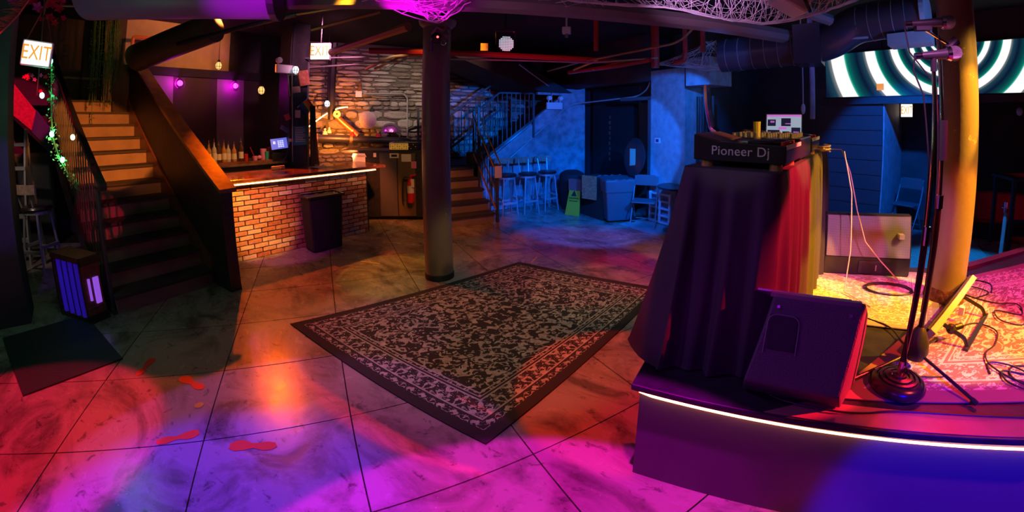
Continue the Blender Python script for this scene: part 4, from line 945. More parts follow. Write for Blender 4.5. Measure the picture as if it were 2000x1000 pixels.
tag(MB().hexa([(-0.2,-0.33,0),(0.2,-0.33,0),(0.2,0.33,0),(-0.2,0.33,0)],[(-0.24,-0.36,0.72),(0.24,-0.36,0.72),(0.24,0.36,0.72),(-0.24,0.36,0.72)]).build('black_tub', 'blackmatte', loc=T(4.5,5.5,0), rot=AT), 'large black tub behind the brown paper sheet', 'tub')
gb = thing('wheeled_bin', 'large grey wheeled bin with a crumpled liner and its lid tipped open', 'bin', T(4.52,5.10), AT-0.35)
MB().hexa([(-0.2,-0.2,0.03),(0.22,-0.2,0.03),(0.22,0.2,0.03),(-0.2,0.2,0.03)], [(-0.27,-0.27,0.74),(0.27,-0.27,0.74),(0.27,0.27,0.74),(-0.27,0.27,0.74)]).build('bin_body', 'bin', gb, bevel=.03)
MB().hexa([(-0.262,-0.262,0.52),(0.262,-0.262,0.52),(0.262,0.262,0.52),(-0.262,0.262,0.52)], [(-0.285,-0.285,0.76),(0.285,-0.285,0.76),(0.285,0.285,0.76),(-0.285,0.285,0.76)]).build('folded_liner_skirt', 'bin', gb, bevel=.03)
lm = MB(); 
for k in range(40):
    a = 2*PI*k/40; b2 = 2*PI*(k+1)/40
    def sq(t, s_): c, q = math.cos(t), math.sin(t); m_ = 1/max(abs(c), abs(q)); m_ = 0.5*m_+0.5; return (c*m_*s_, q*m_*s_)
    z0 = 0.765+0.014*math.sin(k*2.3); z1 = 0.765+0.014*math.sin(((k+1) % 40)*2.3)
    lm.add([(*sq(a,.285),z0-0.05),(*sq(b2,.285),z1-0.05),(*sq(b2,.29),z1),(*sq(a,.29),z0)],[(0,1,2,3)]); lm.add([(*sq(a,.29),z0),(*sq(b2,.29),z1),(*sq(b2,.2),z1-0.09),(*sq(a,.2),z0-0.09)],[(0,1,2,3)])
lm.build('bin_liner', 'bag', gb)
for s_ in (-0.24,0.24): MB().cyl((0.24,s_-0.02,0.06),(0.24,s_+0.02,0.06),0.06,n=16).build('wheel', 'blackgloss', gb)
ldm = MB().lathe([(0.001,0),(0.2,0),(0.24,0.0),(0.25,0.03),(0.2,0.05),(0.001,0.05)], n=20).build('lid', 'blackgloss', gb, loc=(0.33,-0.1,1.12), smooth=True); ldm.rotation_euler = (0,-1.45,0.5); ldm.scale = (1.35,0.9,1)
MB().box(-0.06,0.06,-0.005,0.0,-0.15,0.15).build('lid_sticker', mat('green_sticker',(0.2,0.4,0.28),0.6), gb, loc=(0.27,-0.12,1.12), rot=-1.05)
def folding_chair(loc, rot, label, tiltx=0.0):
    t = thing('folding_chair', label, 'chair', loc, (tiltx,0,rot) if tiltx else rot)
    for s_ in (-0.2,0.2):
        MB().tube(bend([(s_,-0.22,0),(s_,0.12,0.55),(s_*0.95,0.2,0.82)],0.2),0.011,8).build('front_leg', 'pipe_grey', t, smooth=True)
        MB().tube([(s_*0.94,0.24,0),(s_*0.94,-0.02,0.44)],0.011,8).build('rear_leg', 'pipe_grey', t, smooth=True)
    MB().prism([(-0.19,-0.2),(0.19,-0.2),(0.19,0.14),(-0.19,0.14)],0.42,0.445).build('seat', 'bin', t, bevel=.01)
    MB().prism([(-0.21,0.66),(-0.2,0.80),(-0.15,0.84),(0.15,0.84),(0.2,0.80),(0.21,0.66)],0.16,0.185,axis='y').build('backrest', 'bin', t, bevel=.005)
    MB().tube([(-0.2,-0.16,0.12),(0.2,-0.16,0.12)],0.008,6).build('stretcher', 'pipe_grey', t); MB().tube([(-0.19,0.2,0.08),(0.19,0.2,0.08)],0.008,6).build('stretcher', 'pipe_grey', t)
    return t
folding_chair(T(4.66,4.52), AT-0.95, 'open metal folding chair standing in front of the bright blue pillar')
folding_chair(T(7.55,1.2), AT-PI/2-0.2, 'folding chair standing behind the stage against the blue alcove wall')
rt = thing('round_table', 'small round dark table half hidden behind the draped booth', 'table', T(4.86,3.98))
MB().lathe([(0.001,0.70),(0.33,0.70),(0.34,0.715),(0.33,0.73),(0.001,0.73)], n=28).build('table_top', 'seat', rt, smooth=True)
MB().cyl((0,0,0.03),(0,0,0.7),0.035).build('column', 'pipe_black', rt); MB().lathe([(0.001,0.03),(0.2,0.0),(0.22,0.0),(0.22,0.015),(0.001,0.05)], n=24).build('base', 'pipe_black', rt)
gv = thing('louvre_panel', 'white slatted vent panel leaning under the round table', 'vent', T(4.93,4.42), AT+PI/2)
MB().box(-0.24,-0.2,-0.015,0.015,0.03,0.55).build('side_frame', 'white', gv); MB().box(0.2,0.24,-0.015,0.015,0.03,0.55).build('side_frame', 'white', gv)
for k in range(5): MB().box(-0.2,0.2,-0.012,0.012,0.03+0.12*k,0.06+0.12*k).build('slat', 'white', gv)
MB().box(-0.02,0.02,-0.01,0.01,0.03,0.55).build('mullion', 'white', gv)
tag(MB().box(-0.7,0.35,-0.75,0.4,0,0.008).build('door_mat', mat('ribbed_mat',(0.35,0.4,0.4),0.95,bump=.6,bscale=90), loc=T(5.1,4.45,0), rot=AT), 'pale woven mat under the folding chair and round table', 'mat')
ws = thing('wall_switch', 'white switch plate on the bright blue pillar', 'switch', T(4.998,4.56,1.42), AT)
MB().box(-0.012,0,-0.06,0.06,-0.045,0.045).build('plate', 'white', ws); MB().box(-0.016,-0.012,-0.03,0.03,-0.025,0.025).build('recess', 'bluesheet', ws)
dr = struct(MB().box(5.45,5.49,4.74,5.5,0,2.1).build('door_1', mat('green_door',(0.05,0.075,0.06),0.5), rot=AT))
MB().box(5.42,5.45,4.80,4.83,1.35,1.6).build('door_handle', 'steel', dr)
struct(MB().box(4.98,5.02,4.72,4.78,0,2.15).box(4.98,5.02,4.72,5.5,2.12,2.18).build('trim_4', 'railpaint', rot=AT))
vl = thing('vertical_neon_sign', 'thin vertical unlit sign lettering on the dark doorway wall', 'sign', T(5.41,6.3,1.5), AT)
for k in range(9): MB().box(-0.008,0,-0.03,0.03 if k % 2 else 0.01,-0.6+0.11*k,-0.53+0.11*k).build('sign_letter', 'crate', vl)
# pipes clustered by the pillar
for k in range(4):
    tag(MB().cyl((0,0,0),(0,0,2.15),0.03,n=12).build('riser_pipe', 'pipe_black', loc=T(5.2,3.86-0.09*k,0)), ['black riser pipe touching the bright blue pillar','second black riser pipe right of the bright blue pillar','third black riser pipe right of the bright blue pillar','black riser pipe farthest right of the bright blue pillar'][k], 'pipe', 'black riser pipes by the pillar')
tag(MB().box(-0.3,0.3,-0.22,0.22,0,0.42).build('metal_junction_cabinet', 'wallblue', loc=T(5.15,3.62,2.3), rot=AT), 'blue metal box on the ceiling above the riser pipes', 'box')
wpath('foil_duct', bend([T(4.95,3.52,2.3),T(4.95,3.5,1.95),T(4.95,3.42,1.65),T(4.95,3.33,1.6)],0.12), 0.055, 'chrome', 'shiny foil duct bending down right of the bright blue pillar', 'duct')

# ------------------------------------------------------------------ ceiling services
PG = 'red sprinkler pipes under the ceiling'
wpath('sprinkler_pipe', [(-4.6,3.1,2.7),(-2.05,5.9,2.7)], 0.042, 'pipe_red', 'long red sprinkler pipe crossing above the stairs', 'pipe', PG)
wpath('sprinkler_pipe', [(-1.06,3.64,3.25),(-1.06,3.64,2.28)], 0.045, 'pipe_red', 'thick vertical red pipe dropping in front of the bright blue pillar', 'pipe', PG) if False else None
def ray_pipe(x, y, z0, z1, r, lb): wpath('sprinkler_pipe', [(x,y,z0),(x,y,z1)], r, 'pipe_red', lb, 'pipe', PG)
ray_pipe(-1.85,4.35,3.28,2.62,0.032,'thin vertical red pipe above the emergency light')
ray_pipe(-1.36,5.3,3.28,2.5,0.058,'thick vertical red pipe above the bright blue pillar')
ray_pipe(-0.94,5.3,3.28,2.68,0.035,'middle of the three vertical red pipes above the pillar')
ray_pipe(-0.70,5.3,3.28,2.68,0.035,'rightmost of the three vertical red pipes above the pillar')
wpath('sprinkler_pipe', bend([(-0.94,5.3,2.68),(-0.96,5.3,2.58),(-1.1,5.35,2.56)],0.05), 0.035, 'pipe_red', 'red elbow under the middle vertical red pipe', 'pipe', PG)
wpath('ceiling_pipe', [(-3.35,6.55,2.66),(-2.0,5.6,2.6),(-1.4,5.2,2.6)], 0.035, 'pipe_red', 'dull red pipe low behind the yellow conduits', 'pipe')
wpath('copper_line', bend([(-3.6,6.18,2.66),(-2.6,5.5,2.68),(-1.5,4.9,2.68),(-0.9,4.72,2.72),(-0.6,4.55,2.95)],0.15), 0.016, 'copper', 'long copper line sloping up to the right under the big grey pipe', 'pipe')
wpath('yellow_conduit', [(-2.95,5.95,2.62),(-2.3,5.45,2.68)], 0.018, 'yellow', 'short yellow conduit left of the thin vertical red pipe', 'pipe')
wpath('yellow_conduit', [(-2.6,6.0,2.62),(-1.75,5.5,2.66)], 0.018, 'yellow', 'yellow conduit right of the thin vertical red pipe', 'pipe')
wpath('white_conduit', [(-4.5,3.6,2.64),(-2.4,5.4,2.64),(-1.3,5.2,2.62)], 0.012, 'conduit', 'white conduit parallel below the long red sprinkler pipe', 'pipe')
wpath('drain_pipe', [(-4.0,1.6,2.95),(-1.93,2.69,2.78),(-1.07,3.55,2.78),(-0.45,4.15,2.78),(0.6,5.1,2.74)], 0.085, 'pipe_grey', 'thick grey drain pipe crossing the ceiling behind the large web', 'pipe')
wpath('drain_pipe', [(-0.2,3.5,2.95),(0.75,4.35,2.80)], 0.06, 'pipe_grey', 'second grey pipe tucked above the thick drain pipe', 'pipe')
duct = thing('spiral_duct', 'large dark blue spiral duct bending towards the stage with an open end', 'duct', (0.5,4.9,0))
path = bend([(-0.9,0.35,2.56),(0.1,0.0,2.60),(0.42,-0.12,2.64),(0.62,-0.35,2.9),(1.15,-0.4,2.86)],0.12)
pts = bend([(-0.95,0.3,2.60),(0.12,0.05,2.64),(0.35,-0.05,2.68),(0.60,-0.12,2.84),(1.24,-0.50,2.86)],0.12)
MB().tube(pts, 0.21, 24).build('duct_run', 'duct', duct, smooth=True)
def ring_at(p, q, r, name, m='wallblue', w=0.003):
    d = (Vector(q)-Vector(p)).normalized()*w; MB().cyl(Vector(p)-d, Vector(p)+d, r, n=28).build(name, m, duct)
for k in range(6):
    p = Vector((-0.85,0.276,2.604)).lerp(Vector((0.08,0.06,2.638)), k/6); ring_at(p, (0.12,0.05,2.64), 0.214, 'spiral_seam')
for k in range(5):
    p = Vector((0.66,-0.155,2.842)).lerp(Vector((1.20,-0.476,2.859)), k/5); ring_at(p, (1.24,-0.50,2.86), 0.214, 'spiral_seam')
MB().cyl((1.22,-0.488,2.86),(1.26,-0.512,2.86),0.235,n=28).build('end_cap', 'ductend', duct)
MB().obox((0.10,0.03,2.64),(0.30,0.44,0.44),-0.25).build('square_flange', 'duct', duct)
MB().obox((1.10,-0.42,2.60),(0.42,0.3,0.12),-0.5).build('square_grille', 'ductend', duct)
MB().obox((0.55,-0.25,2.66),(0.3,0.03,0.02),-0.25).build('edge_strip', 'ductend', duct)
tag(MB().cyl((0,0,0),(0,0,1.5),0.034,n=14).build('drop_pipe', 'wallblue', loc=(0.70,5.55,1.80)), 'vertical blue pipe hanging below the spiral duct', 'pipe')
t = thing('hanging_fitting', 'thin white fitting hanging on a rod left of the vertical blue pipe', 'fitting', (0.58,5.55,1.88))
MB().cyl((0,0,0.08),(0,0,1.42),0.01,n=6).build('rod', 'conduit', t); MB().ball((0,0,0.05),0.03,10,(1,1,2.4)).build('fitting_body', 'white', t, smooth=True)
lt = thing('purple_lit_duct', 'wide dark round duct lit purple at the top left', 'duct', (-3.75,1.45,2.96))
MB().cyl((0,0,0),(-1.2,-1.5,0.0),0.26,n=28).build('duct_run', mat('duct_lit_purple',(0.25,0.1,0.28),0.45), lt, smooth=True); MB().cyl((0.02,0.03,0),(-0.02,-0.02,0),0.275,n=28).build('duct_end', 'pipe_black', lt)  # purple light is put into the duct's base colour
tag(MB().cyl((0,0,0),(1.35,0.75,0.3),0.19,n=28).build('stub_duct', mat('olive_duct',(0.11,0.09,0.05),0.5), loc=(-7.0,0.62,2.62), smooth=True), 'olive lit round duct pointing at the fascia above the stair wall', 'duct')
wpath('orange_pipe', bend([(-7.35,0.58,2.55),(-7.35,0.58,2.97),(-7.3,1.2,2.97)],0.05), 0.025, mat('pipe_lit_orange',(0.7,0.2,0.08),0.4), 'orange lit elbow pipe on the tan fascia', 'pipe')  # orange light is put into the pipe's base colour
for i, (a, b_, r, m, nm, lb) in enumerate(((( -6.0,-0.5,3.0),(-4.2,0.55,2.86),.012,'cablelight','ceiling_cable','purple lit cable sagging across the top left'),((-5.9,-0.2,3.1),(-4.6,1.35,2.86),.02,'cablelight','ceiling_cable','second purple lit cable under the wide duct'),
    ((-5.9,1.0,2.7),(-4.4,1.95,2.95),.03,'pipe_black','ceiling_strut','dark strut running from the stub duct to the purple duct'),((-4.3,2.1,2.78),(-3.6,2.55,2.95),.02,'copper','ceiling_conduit','gold lit conduit rising left of the big web'),
    ((-4.4,1.95,2.95),(-3.1,2.7,3.05),.015,'copper','ceiling_conduit','upper gold lit conduit meeting the magenta web'),((-5.0,2.75,2.68),(-3.2,2.62,2.74),.05,'copper','ceiling_pipe','thick gold lit pipe rising from the exit sign to the round column'),
    ((-6.4,2.9,2.75),(-4.7,3.4,2.66),.012,'conduit','thin_conduit','thin conduit above the stone wall, upper'),((-6.3,3.0,2.6),(-4.5,3.6,2.6),.012,'conduit','thin_conduit','thin conduit above the stone wall, lower'))):
    wpath(nm, [a, tuple((a[k]+b_[k])/2 - (0.06 if k == 2 and 'cable' in nm else 0) for k in range(3)), b_], r, m, lb, 'cable' if 'cable' in nm else 'pipe')
for k in range(3):
    wpath('angled_pipe', bend([(-5.35+0.1*k,3.55+0.1*k,2.55),(-4.9+0.12*k,3.7+0.1*k,2.72),(-4.2+0.1*k,3.9+0.1*k,2.72)],0.1), 0.022-0.004*k, 'copper' if k < 2 else 'conduit', ['first of three angled pipes crossing up the top of the stone wall','middle angled pipe crossing up the top of the stone wall','pale last angled pipe crossing up the top of the stone wall'][k], 'pipe', 'angled pipes above the stone wall')
# exit signs
def exit_sign(name_lbl, loc, rot, w=0.32, h=0.24):
    t = thing('exit_sign', name_lbl, 'sign', loc, rot)
    MB().box(-w/2-0.008,w/2+0.008,-0.0,0.06,-h/2-0.008,h/2+0.008).build('housing', 'white', t)
    MB().box(-w/2,w/2,-0.006,0,-h/2,h/2).build('lit_face', 'exitface', t)
    text('EXIT', 0.92*h, 'exitletter', t, (0,-0.008,0.0), (PI/2,0,0), sx=0.58*w/h)
    return t
def yaw_to_cam(p): return math.atan2(p[1], p[0]) - PI/2
p = (-3.56,-0.325,2.20); e = exit_sign('glowing exit sign hung among flowers at the top left', p, yaw_to_cam(p), 0.165, 0.145); e.rotation_euler = (0.0,0.08,yaw_to_cam(p)-0.15)
MB().tube([(-0.08,0.02,0.07),(-0.02,0.03,0.26)],0.004,5).tube([(0.08,0.02,0.07),(0.02,0.03,0.26)],0.004,5).tube([(0,0.03,0.26),(0,0.03,1.1)],0.004,5).build('hanging_wire', 'copper', e)
p = (-5.27,2.72,2.72); e = exit_sign('glowing exit sign hanging between the bar and the round column', p, yaw_to_cam(p)-0.35, 0.27, 0.22)
MB().cyl((0,0.03,0.11),(0,0.03,0.56),0.01,n=6).build('stem', 'pipe_black', e)
p = T(8.3,1.38,1.96); e = exit_sign('small lit exit sign in the dark alcove behind the stage', p, yaw_to_cam(p)+0.3, 0.2, 0.22)
MB().cyl((0,0.03,0.11),(0,0.03,0.3),0.01,n=6).build('stem', 'pipe_black', e)
# flowers and feathers round the first exit sign
fb = thing('flower_bunch', 'bunch of red and pink silk flowers hanging above and below the exit sign', 'flowers', (-3.68,-0.32,2.42))
for k in range(34):
    up_ = k < 24; p = Vector((rnd.gauss(0,.05), rnd.gauss(0,.075), rnd.uniform(-0.02,0.2))) if up_ else Vector((rnd.gauss(0,.03), -0.02+rnd.gauss(0,.05), rnd.uniform(-0.46,-0.34)))
    q = MB(); s_ = rnd.uniform(.018,.034) if up_ else 0.014
    for a in range(5):
        c, d_ = math.cos(a*1.257), math.sin(a*1.257); q.add([(0,0,0),(0.2*s_,s_*(c*.6-d_*.4),s_*(d_*.6+c*.4)),(0.5*s_,s_*c*1.2,s_*d_*1.2),(0.2*s_,s_*(c*.6+d_*.4),s_*(d_*.6-c*.4))], [(0,1,2,3)])
    q.build('blossom', 'flower_red' if k % 4 else 'flower_pink', fb, loc=p)
MB().tube([(0,0,-0.48),(0,0.01,-0.2),(0,0,0.2),(0.02,0.02,0.85)],0.005,5).build('stem', 'leaf', fb)
ft = thing('gold_feather_boa', 'gold feather plume curving in from the top left corner', 'plume', (-3.3,-0.42,2.36))
fm = MB(); fpts = [(-0.0,-0.12,-0.12),(0,-0.06,-0.05),(0,0.0,0.03),(0,0.05,0.13),(0,0.12,0.17)]
fm.tube(fpts, 0.008, 5)
for k in range(46):
    t = k/45*3.999; i = int(t); b0 = Vector(fpts[i]).lerp(Vector(fpts[i+1]), t-i); s_ = 0.05+0.04*rnd.random()
    d_ = Vector((rnd.uniform(-.3,.3), -0.8, -0.25+rnd.uniform(-.3,.4))).normalized()
    fm.tube([b0, b0+d_*s_*0.6+Vector((0,0,0.008)), b0+d_*s_*1.5], [0.004,0.003,0.0008], 4)
MB().tube([(0,0.12,0.17),(0,0.12,0.94)],0.003,4).build('hanging_wire','copper',ft)
fm.build('plume_barbs', 'feather', ft)['kind'] = 'stuff'
vn = thing('hanging_vines', 'thick hanging curtain of plastic ivy above the stair top', 'vines', (-7.3,0.16,3.25))
vm = MB()
for s_ in range(26):
    y0 = rnd.uniform(-0.14,0.24); x0 = rnd.uniform(-0.08,0.08); Lh = rnd.uniform(0.5,1.35) if y0 > 0.0 else rnd.uniform(0.9,1.9)
    vm.tube([(x0,y0,0),(x0+0.02,y0+0.02,-Lh/2),(x0,y0,-Lh)],0.004,4)
    for k in range(int(Lh*26)):
        z = -rnd.random()*Lh; a = rnd.random()*6.28; s2 = rnd.uniform(.012,.024); c, d_ = math.cos(a)*s2, math.sin(a)*s2; h_ = rnd.uniform(-.01,.01)
        bx, by = x0+rnd.gauss(0,.02), y0+rnd.gauss(0,.02)
        vm.add([(bx,by,z),(bx+c*.6-d_*.5,by+d_*.6+c*.5,z-s2*.5+h_),(bx+c*1.3,by+d_*1.3,z-s2),(bx+c*.6+d_*.5,by+d_*.6-c*.5,z-s2*.5-h_)],[(0,1,2,3)])
vm.build('ivy_leaves', 'leaf', vn)['kind'] = 'stuff'
# par can and small fixtures
pc = thing('par_can', 'round stage light with a grid of white lenses hanging from the ceiling', 'spotlight', (-2.80,3.80,2.70), yaw_to_cam((-2.80,3.80))+0.15)
MB().cyl((0,0,0),(0,0.16,0.02),0.105,0.085,n=28).build('housing', 'blackgloss', pc, smooth=True)
MB().cyl((0,-0.002,0),(0,-0.008,0),0.092,n=28).build('front_plate', 'pipe_grey', pc)
k = 0
for i in range(-4,5):
    for j in range(-4,5):
        if i*i+j*j <= 20: MB().cyl((i*0.02,-0.008,j*0.02),(i*0.02,-0.013,j*0.02),0.0085,n=8).build('lens', 'led_par', pc)
MB().tube(bend([(-0.12,0.06,0),(-0.12,0.06,0.17),(0.12,0.06,0.17),(0.12,0.06,0)],0.03),0.008,6).cyl((0,0.06,0.17),(0,0.06,0.58),0.012,n=8).build('yoke', 'blackgloss', pc)
t = thing('column_clamp_light', 'small black moving head with a red light clamped to the round column', 'spotlight', (-3.02,2.86,2.62), yaw_to_cam((-3.02,2.86)))
MB().ball((0,-0.08,0),0.06,12).build('head', 'blackgloss', t, smooth=True); MB().ball((0.01,-0.14,0.0),0.012,8).build('red_indicator', 'led_red', t)
MB().cyl((-0.05,-0.06,-0.03),(-0.05,-0.06,-0.14),0.02,0.03,n=10).build('lens_barrel', 'railpaint', t); MB().tube([(-0.05,-0.03,0.05),(0.0,-0.05,0.12),(0.06,-0.04,0.09)],0.01,6).build('yoke', 'flower_pink', t)
MB().lathe([(0.022,-0.006),(0.03,0),(0.022,0.006)], n=14).build('safety_ring', 'chrome', t, loc=(0.07,-0.1,-0.05)).rotation_euler = (PI/2,0,0)
tag(MB().box(-0.05,0.05,-0.02,0.02,-0.05,0.05).build('ceiling_junction_box', 'amberbox', loc=(-3.35,4.05,2.75), rot=yaw_to_cam((-3.35,4.05))), 'small square tan box hanging left of the round stage light', 'box')
cm_ = thing('security_camera', 'small white camera on a thin arm right of the round stage light', 'camera', (-2.05,3.95,2.80), 0.4)
MB().box(-0.05,0.05,-0.04,0.04,-0.03,0.05).build('camera_body', 'white', cm_, bevel=.008); MB().cyl((0,0,-0.03),(0,0,-0.07),0.02).build('lens', 'knob', cm_); MB().cyl((0,0,0.05),(0,0,0.48),0.012,n=6).build('arm', 'white', cm_)
ceiling_spk = thing('ceiling_speaker', 'white box speaker tilted down from the ceiling in front of the web', 'speaker', (0.24,2.92,2.60), 0.35)
MB().obox((0,0,0.02),(0.24,0.2,0.13),Matrix.Rotation(0.5,3,'Y')).build('cabinet', 'white', ceiling_spk, bevel=.02); MB().tube([(0.02,-0.12,0.06),(0.06,-0.13,-0.02),(0.1,-0.1,-0.08)],0.012,6).build('bracket_handle', 'blackgloss', ceiling_spk); MB().cyl((0,0,0.06),(0,0,0.7),0.02).build('ceiling_stem', 'blackgloss', ceiling_spk)

# ------------------------------------------------------------------ webs
def web(name, anchors, n, label, sag=0.1, r=0.0035, seed=1, drops=0, spread=0.05):
    rr = random.Random(seed); mb = MB(); A = [Vector(a) for a in anchors]; org = A[0].copy()
    nodes = []
    for k in range(n):
        i, j = rr.sample(range(len(A)), 2); a = A[i] + Vector([rr.gauss(0, spread) for _ in range(3)]); b = A[j] + Vector([rr.gauss(0, spread) for _ in range(3)])
        s_ = sag*rr.uniform(0.2, 1.2); P_ = []
        for q in range(7):
            t = q/6; P_.append(a.lerp(b, t) - Vector((0,0,s_*4*t*(1-t))) + Vector([rr.gauss(0, .006) for _ in range(3)]) - org)
        mb.tube(P_, r*rr.uniform(.5,1.3), 3); nodes += P_[1:-1]
    for k in range(drops):
        a, b = rr.choice(nodes), rr.choice(nodes)
        if (a-b).length < 0.6: mb.tube([a, (a+b)/2+Vector([rr.gauss(0,.02) for _ in range(3)]), b], r*0.6, 3)
    o = mb.build(name, 'web', loc=org); o['kind'] = 'stuff'
    return tag(o, label, 'web')
web('stretched_web', [(-2.95,1.9,2.95),(-2.75,2.62,2.78),(-2.2,2.35,2.85),(-2.55,2.0,2.9),(-1.95,2.3,2.95),(-2.6,2.5,2.78)], 80, 'dense magenta lit web stretched over the top of the round column', 0.06, 0.006, 3, 120, 0.05)
web('stretched_web', [(-2.3,2.6,2.86),(-1.75,2.85,2.86),(-1.5,2.6,3.0),(-1.3,3.1,2.85),(-2.0,2.9,2.82)], 34, 'thin pale web trailing along the grey drain pipe', 0.03, 0.003, 5, 60, 0.05)
def interp(P_, t):
    q = t*(len(P_)-1); i = min(int(q), len(P_)-2); return Vector(P_[i]).lerp(Vector(P_[i+1]), q-i)
E1 = [(-2.0,2.75,2.86),(-1.3,3.15,2.82),(-0.75,3.42,2.80),(-0.28,3.75,2.72),(0.12,3.95,2.70),(0.55,3.9,2.76),(0.9,3.75,2.84),(1.4,3.5,3.0)]
U1 = [(-1.9,2.3,3.2),(-1.2,2.4,3.2),(-0.3,2.6,3.2),(0.3,2.8,3.2),(0.9,3.0,3.2),(1.4,3.1,3.2)]
rr = random.Random(4); wm = MB(); o0 = Vector(E1[0])
for k in range(10):
    wm.tube([interp(E1, q/20)-o0+Vector((rr.gauss(0,.004),rr.gauss(0,.02),rr.gauss(0,.008))) for q in range(21)], rr.uniform(.002,.006), 4)
nd = []
for k in range(210):
    t = rr.random(); u = min(1, max(0, t+rr.gauss(0,.09))); a = interp(E1, t); b = interp(U1, u); e_ = rr.choice((0.35,0.6,1.0)); P_ = []
    for q in range(7):
        w_ = q/6*e_; P_.append(a.lerp(b, w_)-o0-Vector((0,0,0.10*w_*(1-w_)))+Vector([rr.gauss(0,.007) for _ in range(3)]))
    wm.tube(P_, rr.uniform(.0012,.0035), 3); nd += P_
for k in range(420):
    a = rr.choice(nd); b = rr.choice(nd)
    for _ in range(12):
        if (a-b).length < 0.28: break
        b = rr.choice(nd)
    if (a-b).length < 0.5: wm.tube([a,(a+b)/2+Vector([rr.gauss(0,.012) for _ in range(3)]),b], rr.uniform(.001,.0025), 3)
o = wm.build('stretched_web', 'web', loc=o0); o['kind'] = 'stuff'; tag(o, 'big purple white web sheet hanging across the ceiling towards the stage', 'web')
t = thing('ceiling_lamp', 'small magenta bulb on a curled wire left of the magenta web', 'lamp', (-2.62,1.83,2.86))
MB().ball((0,0,0),0.028,10,(1,1,1.5)).build('bulb', 'led_magenta', t, smooth=True); MB().cyl((0,0,0.03),(0,0,0.42),0.008,n=6).tube([(0.08*math.cos(a*.5),0.02,0.09*math.sin(a*.5)-0.03) for a in range(10)],0.004,5).build('curled_wire', 'blackgloss', t)
web('stretched_web', [T(4.5,4.16,2.64),T(4.5,3.7,2.63),T(4.5,3.23,2.87),T(4.5,3.06,2.83),T(4.5,2.64,2.43),T(4.5,3.3,2.50)], 44, 'blue lit web triangle spanning between the red pipes and a blue plate', 0.03, 0.003, 11, 60, 0.015)
tag(MB().box(-0.005,0.005,-0.1,0.1,-0.05,0.06).build('blue_plate', 'ductend', loc=T(4.5,2.75,2.50), rot=AT), 'small blue plate at the right tip of the triangular web', 'plate')

# ------------------------------------------------------------------ columns
t = thing('round_column', 'tall round black column standing at the far corner of the rug', 'column', (-3.155,2.995,0))
MB().lathe([(0.001,0),(0.160,0),(0.158,0.3),(0.152,2.5),(0.155,2.78),(0.2,2.82),(0.21,2.86),(0.001,2.86)], n=40).build('shaft', 'columnpaint', t, smooth=True)
MB().cyl((0,0,2.86),(0,0,CE),0.13,n=20).build('upper_stub', 'black', t)
MB().lathe([(0.165,0),(0.165,0.06),(0.16,0.07)], n=32).build('base_collar', 'blackmatte', t)
t = thing('round_column', 'scuffed round column standing on the stage lit amber', 'column', (1.37,2.95,0.59))
MB().lathe([(0.001,0.1),(0.126,0.1),(0.121,0.6),(0.119,2.2),(0.119,CE-0.59),(0.001,CE-0.59)], n=44).build('shaft', 'columnpaint', t, smooth=True)
MB().lathe([(0.14,0.0),(0.138,0.03),(0.127,0.1),(0.001,0.1)], n=44).build('base_boot', mat('dirty_boot',(0.12,0.05,0.03),0.7,bump=.6,bscale=40,vary=.5), t, smooth=True)

# ------------------------------------------------------------------ dance floor rug
def quad_rug(name, corners, z, th, m, label, n=12, org=None):
    c0 = Vector((sum(c[0] for c in corners)/4, sum(c[1] for c in corners)/4, z)) if org is None else Vector(org)
    me = bpy.data.meshes.new(name); v = []; f = []; uvs = []
    A, B, C_, D = [Vector((c[0], c[1], z)) for c in corners]
    for j in range(n+1):
        for i in range(n+1):
            u, w = i/n, j/n
            p = A.lerp(B, u).lerp(D.lerp(C_, u), w) - c0
            v.append((p.x, p.y, th+0.0015*math.sin(i*1.7)*math.sin(j*1.3))); uvs.append((u, w))
    for j in range(n):
        for i in range(n): a = j*(n+1)+i; f.append((a, a+1, a+n+2, a+n+1))
    base = len(v); rim = [i for i in range(n+1)] + [(n+1)*j+n for j in range(1,n+1)] + [(n+1)*n+i for i in range(n-1,-1,-1)] + [(n+1)*j for j in range(n-1,0,-1)]
    for i in rim: v.append((v[i][0], v[i][1], 0.0)); uvs.append(uvs[i])
    for k in range(len(rim)):
        k2 = (k+1) % len(rim); f.append((rim[k], base+k, base+k2, rim[k2]))
    me.from_pydata(v, [], f); uvl = me.uv_layers.new(name='UVMap')
    for lp_ in me.loops: uvl.data[lp_.index].uv = uvs[lp_.vertex_index]
    me.update(); me.materials.append(m)
    o = bpy.data.objects.new(name, me); COL.objects.link(o); o.location = c0
    return tag(o, label, 'rug')
M['rug'] = rug_material('oriental_rug', (0.028,0.024,0.022), (0.52,0.47,0.40), 1.02, 1.28)
quad_rug('area_rug', [(-3.36,1.33),(-1.19,1.37),(-0.87,3.92),(-2.66,3.87)], 0.0, 0.009, M['rug'], 'large black oriental rug with pale scroll pattern on the dance floor')

